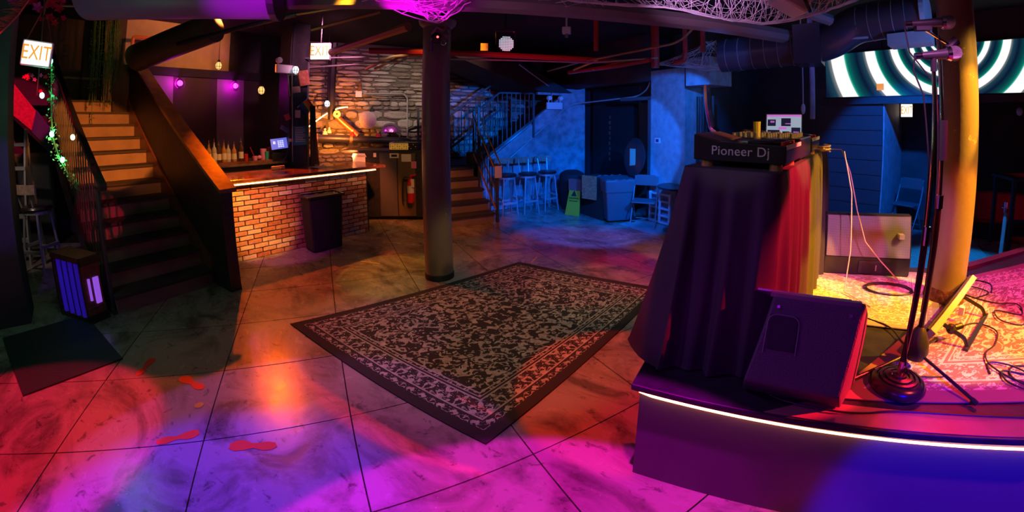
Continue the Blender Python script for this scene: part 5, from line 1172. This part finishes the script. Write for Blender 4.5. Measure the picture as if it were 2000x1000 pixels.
# ------------------------------------------------------------------ stage
sg = thing('stage', 'low black painted stage with a glowing strip along its front lip', 'stage', (-0.42,1.58,0))
front = [(0,0),(1.78,0.0),(2.7,0.22),(5.4,0.9)]; back = [(5.4,4.0),(2.9,2.42),(2.28,2.02),(0.0,1.98)]
def off(P_, d): return [(x, y+d) for x, y in P_]
MB().prism(front+back, 0.0, 0.55).build('fascia', mat('stage_fascia_paint',(0.12,0.10,0.13),0.38), sg)
MB().prism([(-0.035,-0.04)]+off(front[1:],-0.04)+back[:3]+[(-0.035,1.98)], 0.555, 0.588).build('deck', 'black', sg, bevel=.006)
MB().prism([(0.55,-0.03),(1.78,-0.03),(2.7,0.19),(5.4,0.87),(5.4,1.0),(2.7,0.32),(1.78,0.10),(0.75,0.10)], 0.588, 0.592).build('nosing_board', mat('red_brown_board',(0.3,0.14,0.12),0.3,vary=.3,bscale=4), sg)
MB().tube([(0.0,-0.012,0.538),(0.06,-0.014,0.53),(1.0,-0.014,0.525),(1.78,-0.014,0.52),(2.7,0.206,0.52),(5.3,0.862,0.53)],0.0055,6).build('light_strip', 'led_warm', sg)
MB().prism([(2.26,2.0),(2.9,2.40),(5.4,4.0),(5.4,4.06),(2.86,2.47),(2.22,2.06)], 0.585, 0.615).build('back_trim', mat('maroon_trim',(0.12,0.05,0.05),0.5), sg)
M['stage_rug'] = rug_material('faded_stage_rug', (0.26,0.13,0.11), (0.74,0.60,0.48), 1.2, 0.9, 1.1)
M['stage_rug2'] = rug_material('pale_stage_rug', (0.34,0.30,0.28), (0.8,0.72,0.6), 1.0, 0.9, 1.1)
quad_rug('stage_carpet', [(0.40,1.71),(3.3,1.95),(3.6,4.35),(1.75,3.40)], 0.592, 0.006, M['stage_rug'], 'large faded red patterned carpet at the front of the stage')
quad_rug('stage_carpet', [(0.1,2.5),(1.15,2.42),(1.5,3.42),(0.1,3.48)], 0.598, 0.006, M['stage_rug2'], 'pale patterned carpet under the rear monitor wedge')
quad_rug('white_sheet_board', [(1.93,2.55),(2.6,2.5),(2.7,3.1),(2.05,3.05)], 0.60, 0.004, M['paper'], 'bright white board lying on the red stage carpet at right')['category'] = 'board'
quad_rug('floor_carpet', [(1.7,4.3),(3.0,4.75),(3.5,7.0),(1.7,7.0)], 0.0, 0.01, mat('blue_grey_carpet',(0.25,0.3,0.32),0.95,bump=.5,bscale=50,vary=.2), 'blue lit carpet on the floor behind the stage')

# ------------------------------------------------------------------ draped booth table and decks
DA = -0.262
bt = thing('draped_table', 'tall table draped to the stage in heavy black cloth under the decks', 'table', (-0.368,1.965,0.59), DA)
TW, TL, TH = 0.49, 1.8, 0.97
def perim(u, w, l, r=0.05):
    """point and outward normal on a rounded rectangle, u in 0..1 starting at the near left corner going right"""
    segs = [(w-2*r,'s'),(PI*r/2,'c'),(l-2*r,'s'),(PI*r/2,'c'),(w-2*r,'s'),(PI*r/2,'c'),(l-2*r,'s'),(PI*r/2,'c')]
    tot = sum(q[0] for q in segs); s_ = (u % 1)*tot
    st_ = [((r,0),(1,0)),((w-r,r),-PI/2),((w,r),(0,1)),((w-r,l-r),0),((w-r,l),(-1,0)),((r,l-r),PI/2),((0,l-r),(0,-1)),((r,r),PI)]
    for (Ls, ty), (p, q) in zip(segs, st_):
        if s_ <= Ls or (Ls, ty) == segs[-1] and False:
            if ty == 's': return (p[0]+q[0]*s_, p[1]+q[1]*s_), (q[1], -q[0])
            a = q + s_/r; return (p[0]+r*math.cos(a), p[1]+r*math.sin(a)), (math.cos(a), math.sin(a))
        s_ -= Ls
    return (r, 0), (0, -1)
NU, NV = 460, 26
v = []; f = []
tot = 2*(TW+TL)
for j in range(NV+1):
    t = j/NV
    for i in range(NU):
        u = i/NU; (px, py), (nx, ny) = perim(u, TW, TL)
        s_ = u*tot
        fold = math.sin(s_*52+1.3*math.sin(s_*7.1))*0.62 + math.sin(s_*23+1.7)*0.5 + 0.18*math.sin(s_*88)
        amp = 0.034*(t**0.6)
        flare = t**1.1*(0.25*max(0, 1-px/TW*0.8) if ny < -0.5 else (0.035 if nx < -0.5 else 0.03))
        corner = (0.03 if nx < 0 else 0.0)*t*max(0, abs(nx*ny)*2)
        drop = t*TH
        edge = 0.012*(1-math.exp(-t*30))
        dd = flare + amp*fold + corner + edge
        z = TH - drop + 0.012*math.exp(-t*25) - 0.012
        v.append((px+nx*dd, py+ny*dd, max(0.004+0.004*(fold > 0), z)))
for j in range(NV):
    for i in range(NU): a = j*NU+i; b_ = j*NU+(i+1) % NU; f.append((a, b_, b_+NU, a+NU))
f.append(tuple(range(NU-1,-1,-1)))
m_ = MB(); m_.v = v; m_.f = [tuple(reversed(q)) for q in f]
m_.build('draped_cloth', 'cloth', bt, smooth=True)
MB().box(0.02,TW-0.02,0.02,TL-0.02,TH-0.05,TH-0.012).build('table_top', 'black', bt)
for (x, y) in ((0.05,0.06),(TW-0.05,0.06),(0.05,TL-0.06),(TW-0.05,TL-0.06)): MB().cyl((x,y,0),(x,y,TH-0.05),0.015,n=8).build('leg', 'pipe_grey', bt)
# second, red lit swag of cloth on the right side
MB().hexa([(TW+0.02,0.78,0.5),(TW+0.035,0.78,0.5),(TW+0.1,1.32,0.03),(TW+0.07,1.32,0.03)],[(TW-0.01,0.95,TH+0.002),(TW+0.012,0.95,TH+0.002),(TW+0.02,1.55,TH+0.002),(TW-0.005,1.55,TH+0.002)]).build('yellow_strap', 'cloth', bt) if False else None
def player(y0, y1, label, logo):
    t = thing('dj_player', label, 'player', (-0.368,1.965,0.59+TH), DA, 'decks on the draped table')
    w0, w1 = 0.035, 0.445; zz = 0.03
    MB().prism([(w0,zz),(w1,zz),(w1,zz+0.075),(w0+0.12,zz+0.085),(w0,zz+0.115)], y0, y1, axis='y').build('case', 'blackgloss', t, bevel=.005)
    MB().prism([(w0+0.002,zz+0.1155),(w0+0.118,zz+0.0865),(w0+0.118,zz+0.09),(w0+0.002,zz+0.119)], y0+0.02, y1-0.02, axis='y').build('display_panel', mat('tinted_display',(0.2,0.06,0.05),0.3) if 'tinted_display' not in bpy.data.materials else bpy.data.materials['tinted_display'], t)
    cy = (y0+y1)/2; t.scale = (1.116,)*3
    MB().lathe([(0.001,0.016),(0.1,0.016),(0.125,0.01),(0.135,0.0),(0.001,0.0)], c=(w0+0.265,cy,zz+0.08), n=32).build('jog_wheel', 'blackgloss', t, smooth=True)
    MB().lathe([(0.132,0.0),(0.14,0.0),(0.14,0.006),(0.132,0.006)], c=(w0+0.265,cy,zz+0.082), n=32).build('jog_ring', 'chrome', t)
    kb = MB()
    for k in range(8): kb.cyl((w1-0.02,y0+0.03+0.03*k,zz+0.075),(w1-0.02,y0+0.03+0.03*k,zz+0.09),0.009,n=8)
    kb.build('button_row', 'red', t)
    for (x, y) in ((w0+0.05,y0+0.045),(w1-0.05,y0+0.045),(w0+0.05,y1-0.045),(w1-0.05,y1-0.045)):
        MB().cyl((x,y,0),(x,y,zz),0.028,n=18).build('foot', 'copper', t, smooth=True)
    if logo: text('Pioneer Dj', 0.056, 'silver', t, (w0+0.215,y0-0.0025,zz+0.045), (PI/2,0,0), spacing=1.05)
    MB().box(w1-0.003,w1+0.003,y0+0.01,y1-0.01,zz+0.06,zz+0.078).build('edge_trim', 'ductend', t)
    return t
player(0.05, 0.40, 'near black deck with silver maker lettering on its front', True)
player(0.78, 1.10, 'far black deck beside the mixer at the cable end', False)
mx2 = thing('dj_mixer', 'knob covered mixer between the two decks', 'mixer', (-0.368,1.965,0.59+TH), DA); mx2.scale = (1.116,)*3
MB().box(0.05,0.44,0.42,0.76,0.02,0.12).build('case', 'blackgloss', mx2, bevel=.005)
kn = 0
for i in range(6):
    for j in range(6):
        MB().cyl((0.09+0.06*i,0.45+0.055*j,0.12),(0.09+0.06*i,0.45+0.055*j,0.142),0.011,0.009,n=10).build('knob', 'knob', mx2)
MB().cyl((0.2,0.5,0.12),(0.2,0.5,0.2),0.018,0.02,n=10).build('tall_knob', 'yellow', mx2)
lap = thing('laptop', 'open laptop with music software on its screen behind the decks', 'laptop', (0.20,3.40,1.60), -0.12); lap.scale = (1.1,)*3
MB().box(-0.13,0.13,-0.16,0.03,0.0,0.014).build('base', 'silver', lap, bevel=.003)
sc2 = MB().box(-0.135,0.135,-0.004,0.004,0,0.195).build('display_lid', 'silver', lap, loc=(0,0.035,0.03)); sc2.rotation_euler = (-0.25,0,0)
MB().box(-0.127,0.127,-0.0055,-0.004,0.008,0.187).build('screen_glass', mat('laptop_screen',(0.3,0.35,0.45),0.3,emit=(0.5,0.6,0.75),estr=0.6), sc2)
for nm, mm, cells in (('window_blocks', mat('laptop_window_dark',(0.02,0.02,0.05),0.4,emit=(0.02,0.02,0.06),estr=0.5), [(-.12,-.03,.02,.07),(-.02,.05,.1,.16),(.055,.12,.02,.09),(-.12,-.06,.1,.15),(-.01,.04,.02,.06)]), ('menu_blocks', mat('laptop_window_pink',(0.4,0.05,0.4),0.4,emit=(0.6,0.15,0.6),estr=0.9), [(-.126,.126,.172,.187),(-.04,.02,.075,.092),(.01,.05,.115,.122),(-.1,-.07,.125,.14),(.07,.11,.05,.06)])):
    q = MB()
    for (a, b_, c, d_) in cells: q.box(a,b_,-0.0065,-0.0055,c,d_)
    q.build(nm, mm, sc2)
MB().box(-0.12,0.12,-0.12,-0.02,-0.0,0.0).build('stand', 'blackgloss', lap) if False else None
hp = thing('headphone_coil', 'coiled pale cable and plug lying at the far end of the decks', 'cable', (0.47,3.1,0.59+TH))
MB().tube([(0.05*math.cos(a*0.6),0.07*math.sin(a*0.6),0.01+0.002*a) for a in range(24)],0.006,6).build('coil', 'cablelight', hp, smooth=True); MB().cyl((0.0,0.1,0.02),(0.06,0.16,0.02),0.02,n=10).build('plug', 'yellow', hp)
wpath('table_cable', [(0.5,3.2,1.58),(0.62,3.2,1.58),(0.68,3.15,1.42),(0.74,3.12,1.15),(0.82,3.12,0.92),(0.95,3.12,0.78),(1.12,3.12,0.62)], 0.0045, 'cablelight', 'pale cable drooping from the table end down past the rear wedge', 'cable', n=6)
wpath('table_cable', [(0.6,3.0,1.58),(0.66,2.98,1.3),(0.68,2.95,0.9),(0.66,2.9,0.62),(0.8,2.7,0.61)], 0.0045, 'cablelight', 'yellowish cable hanging straight down the right side of the cloth', 'cable', n=6)

# ------------------------------------------------------------------ monitor wedges
wd = thing('monitor_wedge', 'black monitor wedge at the stage front showing its handle plate, red lit side', 'speaker', (0.005,1.615,0.598), -0.08)
prof = [(0.0,0.09),(0.145,0.435),(0.17,0.445),(0.27,0.36),(0.30,0.24),(0.28,0.0),(0.06,0.0)]
WW = 0.44
nP = len(prof)
MB().add([(0.17*b*(b > .09)+0.02,a,b) for a,b in prof]+[(WW-0.02+0.36*a,a,b) for a,b in prof], [tuple(range(nP-1,-1,-1)), tuple(range(nP,2*nP))]+[(i,(i+1)%nP,nP+(i+1)%nP,nP+i) for i in range(nP)]).build('cabinet', mat('textured_speaker_black',(0.10,0.085,0.095),0.5,bump=.3,bscale=150), wd, bevel=.01)
R_ = Matrix.Rotation(math.atan2(0.145,0.345)*-1, 3, 'X')
MB().obox((0.15,0.085,0.30),(0.12,0.006,0.15),R_).build('handle_recess', 'ink', wd, bevel=.02)
MB().tube(bend([(0.08,0.048,0.215),(0.085,0.112,0.37),(0.215,0.112,0.37),(0.215,0.05,0.22)],0.04),0.003,6).build('handle_rim', 'pipe_grey', wd)
MB().obox((WW/2+0.05,0.158,0.443),(WW-0.06,0.02,0.02),0).build('grille_edge', 'grille', wd)
MB().prism([(0.172,0.445),(0.271,0.361),(0.301,0.24),(0.309,0.24),(0.279,0.366),(0.176,0.453)], 0.02, WW-0.02, axis='x').build('front_grille', 'grille', wd)
for x in (0.12, WW-0.02): MB().obox((x,0.128,0.40),(0.012,0.01,0.012),R_).build('screw', 'steel', wd)
mm = bpy.data.materials.new('punched_steel_mesh'); mm.use_nodes = True; n_ = mm.node_tree; b_ = n_.nodes['Principled BSDF']; b_.inputs['Roughness'].default_value = 0.45; b_.inputs['Metallic'].default_value = 0.2
tc = n_.nodes.new('ShaderNodeTexCoord'); vr = n_.nodes.new('ShaderNodeTexVoronoi'); vr.inputs['Scale'].default_value = 110; vr.inputs['Randomness'].default_value = 0.0
sx_ = n_.nodes.new('ShaderNodeSeparateXYZ'); cx_ = n_.nodes.new('ShaderNodeCombineXYZ'); n_.links.new(tc.outputs['Object'], sx_.inputs[0]); n_.links.new(sx_.outputs[0], cx_.inputs[0]); n_.links.new(sx_.outputs[2], cx_.inputs[1]); n_.links.new(cx_.outputs[0], vr.inputs['Vector']); vr.voronoi_dimensions = '2D'; mr = n_.nodes.new('ShaderNodeMapRange'); mr.inputs[1].default_value = 0.28; mr.inputs[2].default_value = 0.34; mr.inputs[3].default_value = 0.03; mr.inputs[4].default_value = 0.32
n_.links.new(vr.outputs['Distance'], mr.inputs[0]); cc = n_.nodes.new('ShaderNodeCombineColor')
for k in range(3): n_.links.new(mr.outputs[0], cc.inputs[k])
n_.links.new(cc.outputs[0], b_.inputs['Base Color']); M['mesh'] = mm
w2 = thing('monitor_wedge', 'rear monitor wedge with a full perforated grille facing the camera', 'speaker', (0.56,3.28,0.604), 0.04)
MB().prism([(0.0,0.0),(0.0,0.14),(0.07,0.46),(0.12,0.47),(0.4,0.2),(0.4,0.0)], 0, 0.68, axis='x').build('cabinet', 'blackgloss', w2, bevel=.01)
MB().prism([(-0.008,0.15),(0.058,0.455),(0.07,0.455),(0.004,0.15)], 0.015, 0.665, axis='x').build('front_grille', 'mesh', w2)
MB().box(0.27,0.46,-0.012,0.0,0.02,0.12).build('handle_surround', 'black', w2, bevel=.02); MB().box(0.3,0.43,-0.016,-0.008,0.04,0.1).build('handle_recess', 'ink', w2, bevel=.015); MB().box(0.40,0.41,-0.02,-0.012,0.045,0.09).build('handle_bar', 'steel', w2)
MB().box(0.56,0.6,-0.02,0.035,0.30,0.335).build('badge', 'silver', w2)
rod = Matrix.Rotation(0.5,3,'Z')
cm = thing('foldback_fragment', 'cable coil bundle lying in front of the round amber column', 'cable', (1.0,3.02,0.605))
for k in range(2): MB().tube([(0.16*math.cos(a*0.45+k)*(1+.1*k),0.10*math.sin(a*0.45+k)*(1+.08*k),0.006+0.004*k+0.003*math.sin(a)) for a in range(15)],0.006,5).build('cable_loop', 'cable', cm)

# ------------------------------------------------------------------ microphones
def mic(parent, p, q, name='microphone'):
    p = Vector(p); q = Vector(q); d = (q-p).normalized()
    MB().cyl(p, p+d*0.03, 0.014, n=14).build('connector', 'chrome', parent); MB().cyl(p+d*0.03, q-d*0.035, 0.015, 0.022, n=18).build('handle', 'micbody', parent, smooth=True)
    MB().ball(q, 0.032, 18).build('grille_ball', 'mic', parent, smooth=True); MB().cyl(q-d*0.034, q-d*0.02, 0.025,0.032, n=18).build('collar_ring', 'chrome', parent)
s1 = thing('mic_stand', 'microphone stand with a ringed round weighted base', 'stand', (0.735,1.84,0.598))
MB().lathe([(0.001,0.0),(0.118,0.0),(0.128,0.012),(0.128,0.03),(0.115,0.05),(0.098,0.056),(0.096,0.05),(0.088,0.052),(0.086,0.060),(0.074,0.062),(0.072,0.056),(0.064,0.058),(0.062,0.066),(0.048,0.068),(0.046,0.062),(0.034,0.064),(0.03,0.072),(0.001,0.074)], n=44).build('round_base', 'blackgloss', s1, smooth=True)
MB().cyl((0,0,0.07),(0,0,0.14),0.014,n=14).build('base_thread', 'chrome', s1); MB().cyl((0,0,0.14),(0.006,0,0.72),0.0125,n=14).build('lower_pole', 'blackgloss', s1, smooth=True)
MB().cyl((0.006,0,0.68),(0.006,0,0.76),0.016,n=14).build('clutch', 'chrome', s1); MB().cyl((0.006,0,0.76),(0.012,0,1.42),0.009,n=12).build('upper_pole', 'chrome', s1, smooth=True)
MB().tube([(0.012,0,1.40),(0.01,-0.01,1.46)],0.013,10).build('mic_clip', 'micbody', s1)
m1 = thing('microphone', 'lower silver grey microphone in the clip of the round base stand', 'microphone', (0.74,1.83,2.065)); mic(m1, (-0.075,0.0,-0.006), (0.095,-0.0,0.004))
s2_ = thing('mic_stand', 'microphone stand on a folding tripod with a bulbous hub', 'stand', (0.865,2.035,0.598))
MB().lathe([(0.02,0.04),(0.045,0.05),(0.062,0.09),(0.055,0.14),(0.03,0.2),(0.016,0.22)], n=22).build('hub', 'black', s2_, smooth=True)
for a, L_ in ((-2.62,0.42),(-0.98,0.36),(0.9,0.36)):
    MB().cyl((0,0,0.09),(L_*math.cos(a),L_*math.sin(a),0.015),0.0085,n=10).cyl((L_*math.cos(a)*0.93,L_*math.sin(a)*0.93,0.018),(L_*math.cos(a),L_*math.sin(a),0.012),0.013,n=10).build('leg', 'blackgloss', s2_)
MB().cyl((0,0,0.2),(0,0,0.82),0.0135,n=14).build('lower_pole', 'blackgloss', s2_, smooth=True)
MB().cyl((0,0,0.8),(0,0,0.86),0.019,n=14).build('clutch', 'chrome', s2_); MB().cyl((0,0,1.02),(0.0,0,1.2),0.022,n=12).build('grip', 'blackgloss', s2_); MB().cyl((0,0,0.86),(-0.015,-0.01,1.58),0.0095,n=12).build('upper_pole', 'chrome', s2_, smooth=True)
MB().cyl((0.05,-0.01,1.53),(-0.12,-0.03,1.63),0.006,n=8).build('short_arm', 'chrome', s2_); MB().cyl((0.03,0.0,1.52),(0.075,0.0,1.56),0.024,n=14).build('wing_knob', 'micbody', s2_)
m2 = thing('microphone', 'upper black microphone with a silver ball above the other one', 'microphone', (0.80,1.98,2.225)); mic(m2, (-0.115,-0.0,-0.0), (0.085,0.0,0.006))
MB().box(-0.07,-0.0,-0.02,0.02,-0.03,-0.012).build('mic_clip', 'micbody', m2)
wpath('mic_cable', [(0.665,1.83,2.06),(0.66,1.84,2.0),(0.70,1.84,1.9),(0.725,1.83,1.6),(0.722,1.83,1.3),(0.72,1.825,0.9),(0.75,1.83,0.72),(0.82,1.92,0.61),(1.0,1.95,0.605)], 0.0035, 'cable', 'thin cable wound down the stand with the round base', 'cable', n=6)
wpath('mic_cable', [(0.68,1.98,2.22),(0.70,1.99,2.1),(0.83,2.02,1.95),(0.842,2.02,1.5),(0.84,2.015,1.1),(0.845,2.02,0.9)], 0.0035, 'cable', 'thin cable wound down the tripod stand', 'cable', n=6)
# floor light bar
lb = thing('stage_light_bar', 'pale rectangular stage light bar lying tilted on a black bracket', 'light bar', (0.93,2.10,0.60), math.atan2(0.86,0.62))
MB().obox((0.5,0.0,0.12),(1.02,0.035,0.13),Matrix.Rotation(0.5,3,'X')).build('housing', mat('cream_housing',(0.6,0.5,0.36),0.45), lb, bevel=.004)
MB().obox((0.5,0.022,0.128),(1.0,0.012,0.11),Matrix.Rotation(0.5,3,'X')).build('lens_strip', 'ink', lb)
for x in (0.28,0.78): MB().tube(bend([(x,-0.02,0.1),(x+0.02,-0.14,0.05),(x+0.02,-0.16,0.008)],0.03),0.012,6).build('bracket_arm', 'blackgloss', lb)
MB().box(0.26,0.84,-0.175,-0.15,0.0,0.012).build('bracket_foot', 'blackgloss', lb)
MB().obox((0.72,-0.02,0.125),(0.12,0.004,0.05),Matrix.Rotation(0.5,3,'X')).build('rating_label', 'paper', lb)
MB().obox((0.62,-0.045,0.07),(0.035,0.03,0.05),0).build('power_socket', 'white', lb)
MB().ball((0.3,-0.06,0.08),0.03,10).cyl((0.3,-0.06,0.08),(0.36,-0.1,0.09),0.018,n=10).build('clamp_knob', 'blackgloss', lb)
# cables on the stage
def loop_cable(cx, cy, pts, label, z=0.602):
    P_ = [(cx+a, cy+b_, z+0.004*((i*7) % 3)) for i, (a, b_) in enumerate(pts)]
    Q = []
    for i in range(len(P_)-1):
        p0 = Vector(P_[max(0,i-1)]); p1 = Vector(P_[i]); p2 = Vector(P_[i+1]); p3 = Vector(P_[min(len(P_)-1,i+2)])
        for k in range(5):
            t = k/5; Q.append(0.5*((2*p1)+(p2-p0)*t+(2*p0-5*p1+4*p2-p3)*t*t+(3*p1-p0-3*p2+p3)*t**3))
    Q.append(Vector(P_[-1])); return wpath('floor_cable', Q, 0.0045, 'cable', label, 'cable', n=6)
loop_cable(1.3,2.25,[(0,0.25),(0.12,0.3),(0.2,0.2),(0.12,0.05),(0.02,-0.05),(-0.02,-0.18),(0.06,-0.3),(0.2,-0.34),(0.22,-0.2),(0.1,-0.18),(0.05,-0.3),(0.16,-0.42),(0.34,-0.44)], 'tangled black cable looping at the right of the light bar')
loop_cable(1.25,2.0,[(0.0,0.0),(0.04,0.1),(0.15,0.06),(0.22,-0.05),(0.14,-0.14),(0.05,-0.08),(0.08,0.03),(0.2,-0.02),(0.3,-0.12),(0.38,-0.16)], 'black cable coil lying nearest the stage front at right')
loop_cable(1.6,2.85,[(0.0,0.1),(0.15,0.2),(0.05,0.3),(-0.05,0.18),(0.1,0.02),(0.25,0.0),(0.2,-0.15),(0.05,-0.1),(0.0,-0.25),(0.12,-0.3),(0.2,-0.2)], 'black cable loops just right of the amber column foot')
loop_cable(1.75,3.3,[(-0.3,0.0),(-0.15,0.12),(0.0,0.05),(-0.1,-0.1),(-0.28,-0.06),(-0.12,0.02),(0.1,-0.05),(0.02,-0.25)], 'black cable loops behind the amber column by the back carpet edge')
loop_cable(0.75,2.55,[(-0.1,0.1),(0.0,-0.02),(0.1,-0.12),(0.14,-0.3),(0.2,-0.42)], 'black cable running from the cloth towards the tripod hub')
loop_cable(0.2,1.66,[(-0.1,0.05),(0.0,-0.02),(0.2,-0.05),(0.35,-0.03),(0.5,-0.0),(0.8,0.0),(1.2,0.01)], 'thin black cable running along the stage front edge', 0.596)
# ------------------------------------------------------------------ video wall, barrier post, bits in the dark
vw = thing('video_wall', 'long video wall showing glowing white concentric rings', 'screen', T(6.96,0.54,2.45), AT)
MB().box(-0.0,0.04,-4.2,1.90,-0.29,0.42).build('screen_panel', ring_screen_material(0), vw)
MB().box(-0.01,0.05,-4.25,1.95,-0.32,-0.29).build('bottom_frame', 'blackmatte', vw); MB().box(-0.01,0.05,-4.25,1.95,0.42,0.46).build('top_frame', 'blackmatte', vw)
bp_ = thing('barrier_post', 'thin blue barrier post with a metal cap behind the stage edge', 'post', (3.05,5.2,0))
MB().cyl((0,0,0.02),(0,0,0.74),0.022,n=14).build('pole', 'wallblue', bp_, smooth=True); MB().cyl((0,0,0.74),(0,0,0.86),0.026,n=14).cyl((0,0,0.79),(0,0,0.80),0.05,n=14).build('cap', 'chrome', bp_); MB().lathe([(0.001,0.0),(0.15,0),(0.14,0.02),(0.03,0.035)], n=24).build('base', 'blackgloss', bp_)
ht = thing('tall_table', 'dim tall table in the red lit dark room behind the stage', 'table', (4.1,6.4,0))
MB().box(-0.45,0.45,-0.3,0.3,0.98,1.02).build('table_top', 'walldark', ht)
for (x, y) in ((-0.4,-0.25),(0.4,-0.25),(-0.4,0.25),(0.4,0.25)): MB().box(x-0.025,x+0.025,y-0.025,y+0.025,0,0.98).build('leg', 'walldark', ht)
MB().box(-0.4,0.4,-0.27,-0.23,0.4,0.44).build('stretcher', 'walldark', ht)
tag(MB().ball((0,0,0),0.05,12,(1,1,1.3)).build('wall_lamp', 'white', loc=T(8.0,-0.42,1.93), smooth=True), 'small pale oval fitting on the dark wall under the video wall', 'lamp')
tag(MB().box(-0.01,0,-0.055,0.055,-0.05,0.05).build('reflected_sign', mat('lit_orange_plate',(0.5,0.2,0.05),0.5,emit=(1.0,0.35,0.06),estr=0.8), loc=T(6.95,1.55,2.30), rot=AT), 'small glowing plate for an orange sign reflection low on the video wall left of the rings', 'sign')  # glowing plate stands in for a sign's reflection
tag(MB().box(-0.02,0.02,-0.04,0.04,-0.75,0.1).build('purple_panel_edge', 'purple_glow', loc=(-3.38,-1.06,0.75)), 'thin purple lit panel at the far left edge', 'panel')  # panel carries its own faint purple emission
# red footprints and paint spots stuck to the floor
def foot(x, y, rot, label, s_=1.0):
    P_ = [(0.035,0.0),(0.045,0.05),(0.03,0.1),(0.028,0.14),(0.05,0.19),(0.05,0.24),(0.02,0.275),(-0.02,0.27),(-0.04,0.23),(-0.03,0.17),(-0.012,0.12),(-0.03,0.06),(-0.025,0.01),(0.0,-0.02)]
    tag(MB().prism([(a*s_, (b_-.12)*s_) for a, b_ in P_], 0, 0.0015).build('floor_decal', 'redpaint', loc=(x,y,0.0005), rot=rot), label, 'decal', 'red footprints on the dance floor')
foot(-3.46,0.16,0.9,'small red footprint farthest from the camera, near the stairs',0.8); foot(-3.02,0.40,1.9,'red footprint second from the stairs',0.9); foot(-2.52,0.17,-0.3,'red footprint on the pale worn patch nearest the centre left',0.85); foot(-2.15,0.50,2.4,'red footprint nearest the rug corner',0.95)
tag(MB().cyl((0,0,0),(0,0,0.003),0.03,n=20).build('bottle_cap', 'steel', loc=(-2.74,0.37,0)), 'shiny metal cap lying on the floor between the footprints', 'cap')
for i, (x, y, r_, w_2) in enumerate(((-4.15,2.75,0.4,0.28),(-4.55,3.45,0.4,0.22),(-2.55,4.05,1.8,0.22))):
    tag(MB().box(-w_2/2,w_2/2,-0.008,0.008,0,0.001).build('floor_tape', 'yellow', loc=(x,y,0.0003), rot=r_), ['thin strip of yellow tape on the floor in front of the slim bin','thin strip of yellow tape on the floor past the bar end','thin strip of yellow tape on the floor beyond the rug'][i], 'tape')
mt = tag(MB().box(-0.55,0.55,-0.35,0.35,0,0.012).build('dark_floor_slab', mat('dark_slab_surface',(0.03,0.035,0.035),0.6,bump=.4,bscale=60), loc=(-4.15,-0.42,0), rot=0.2), 'flat dark slab on the floor below the slatted crate', 'mat')  # thin dark slab lying on the floor
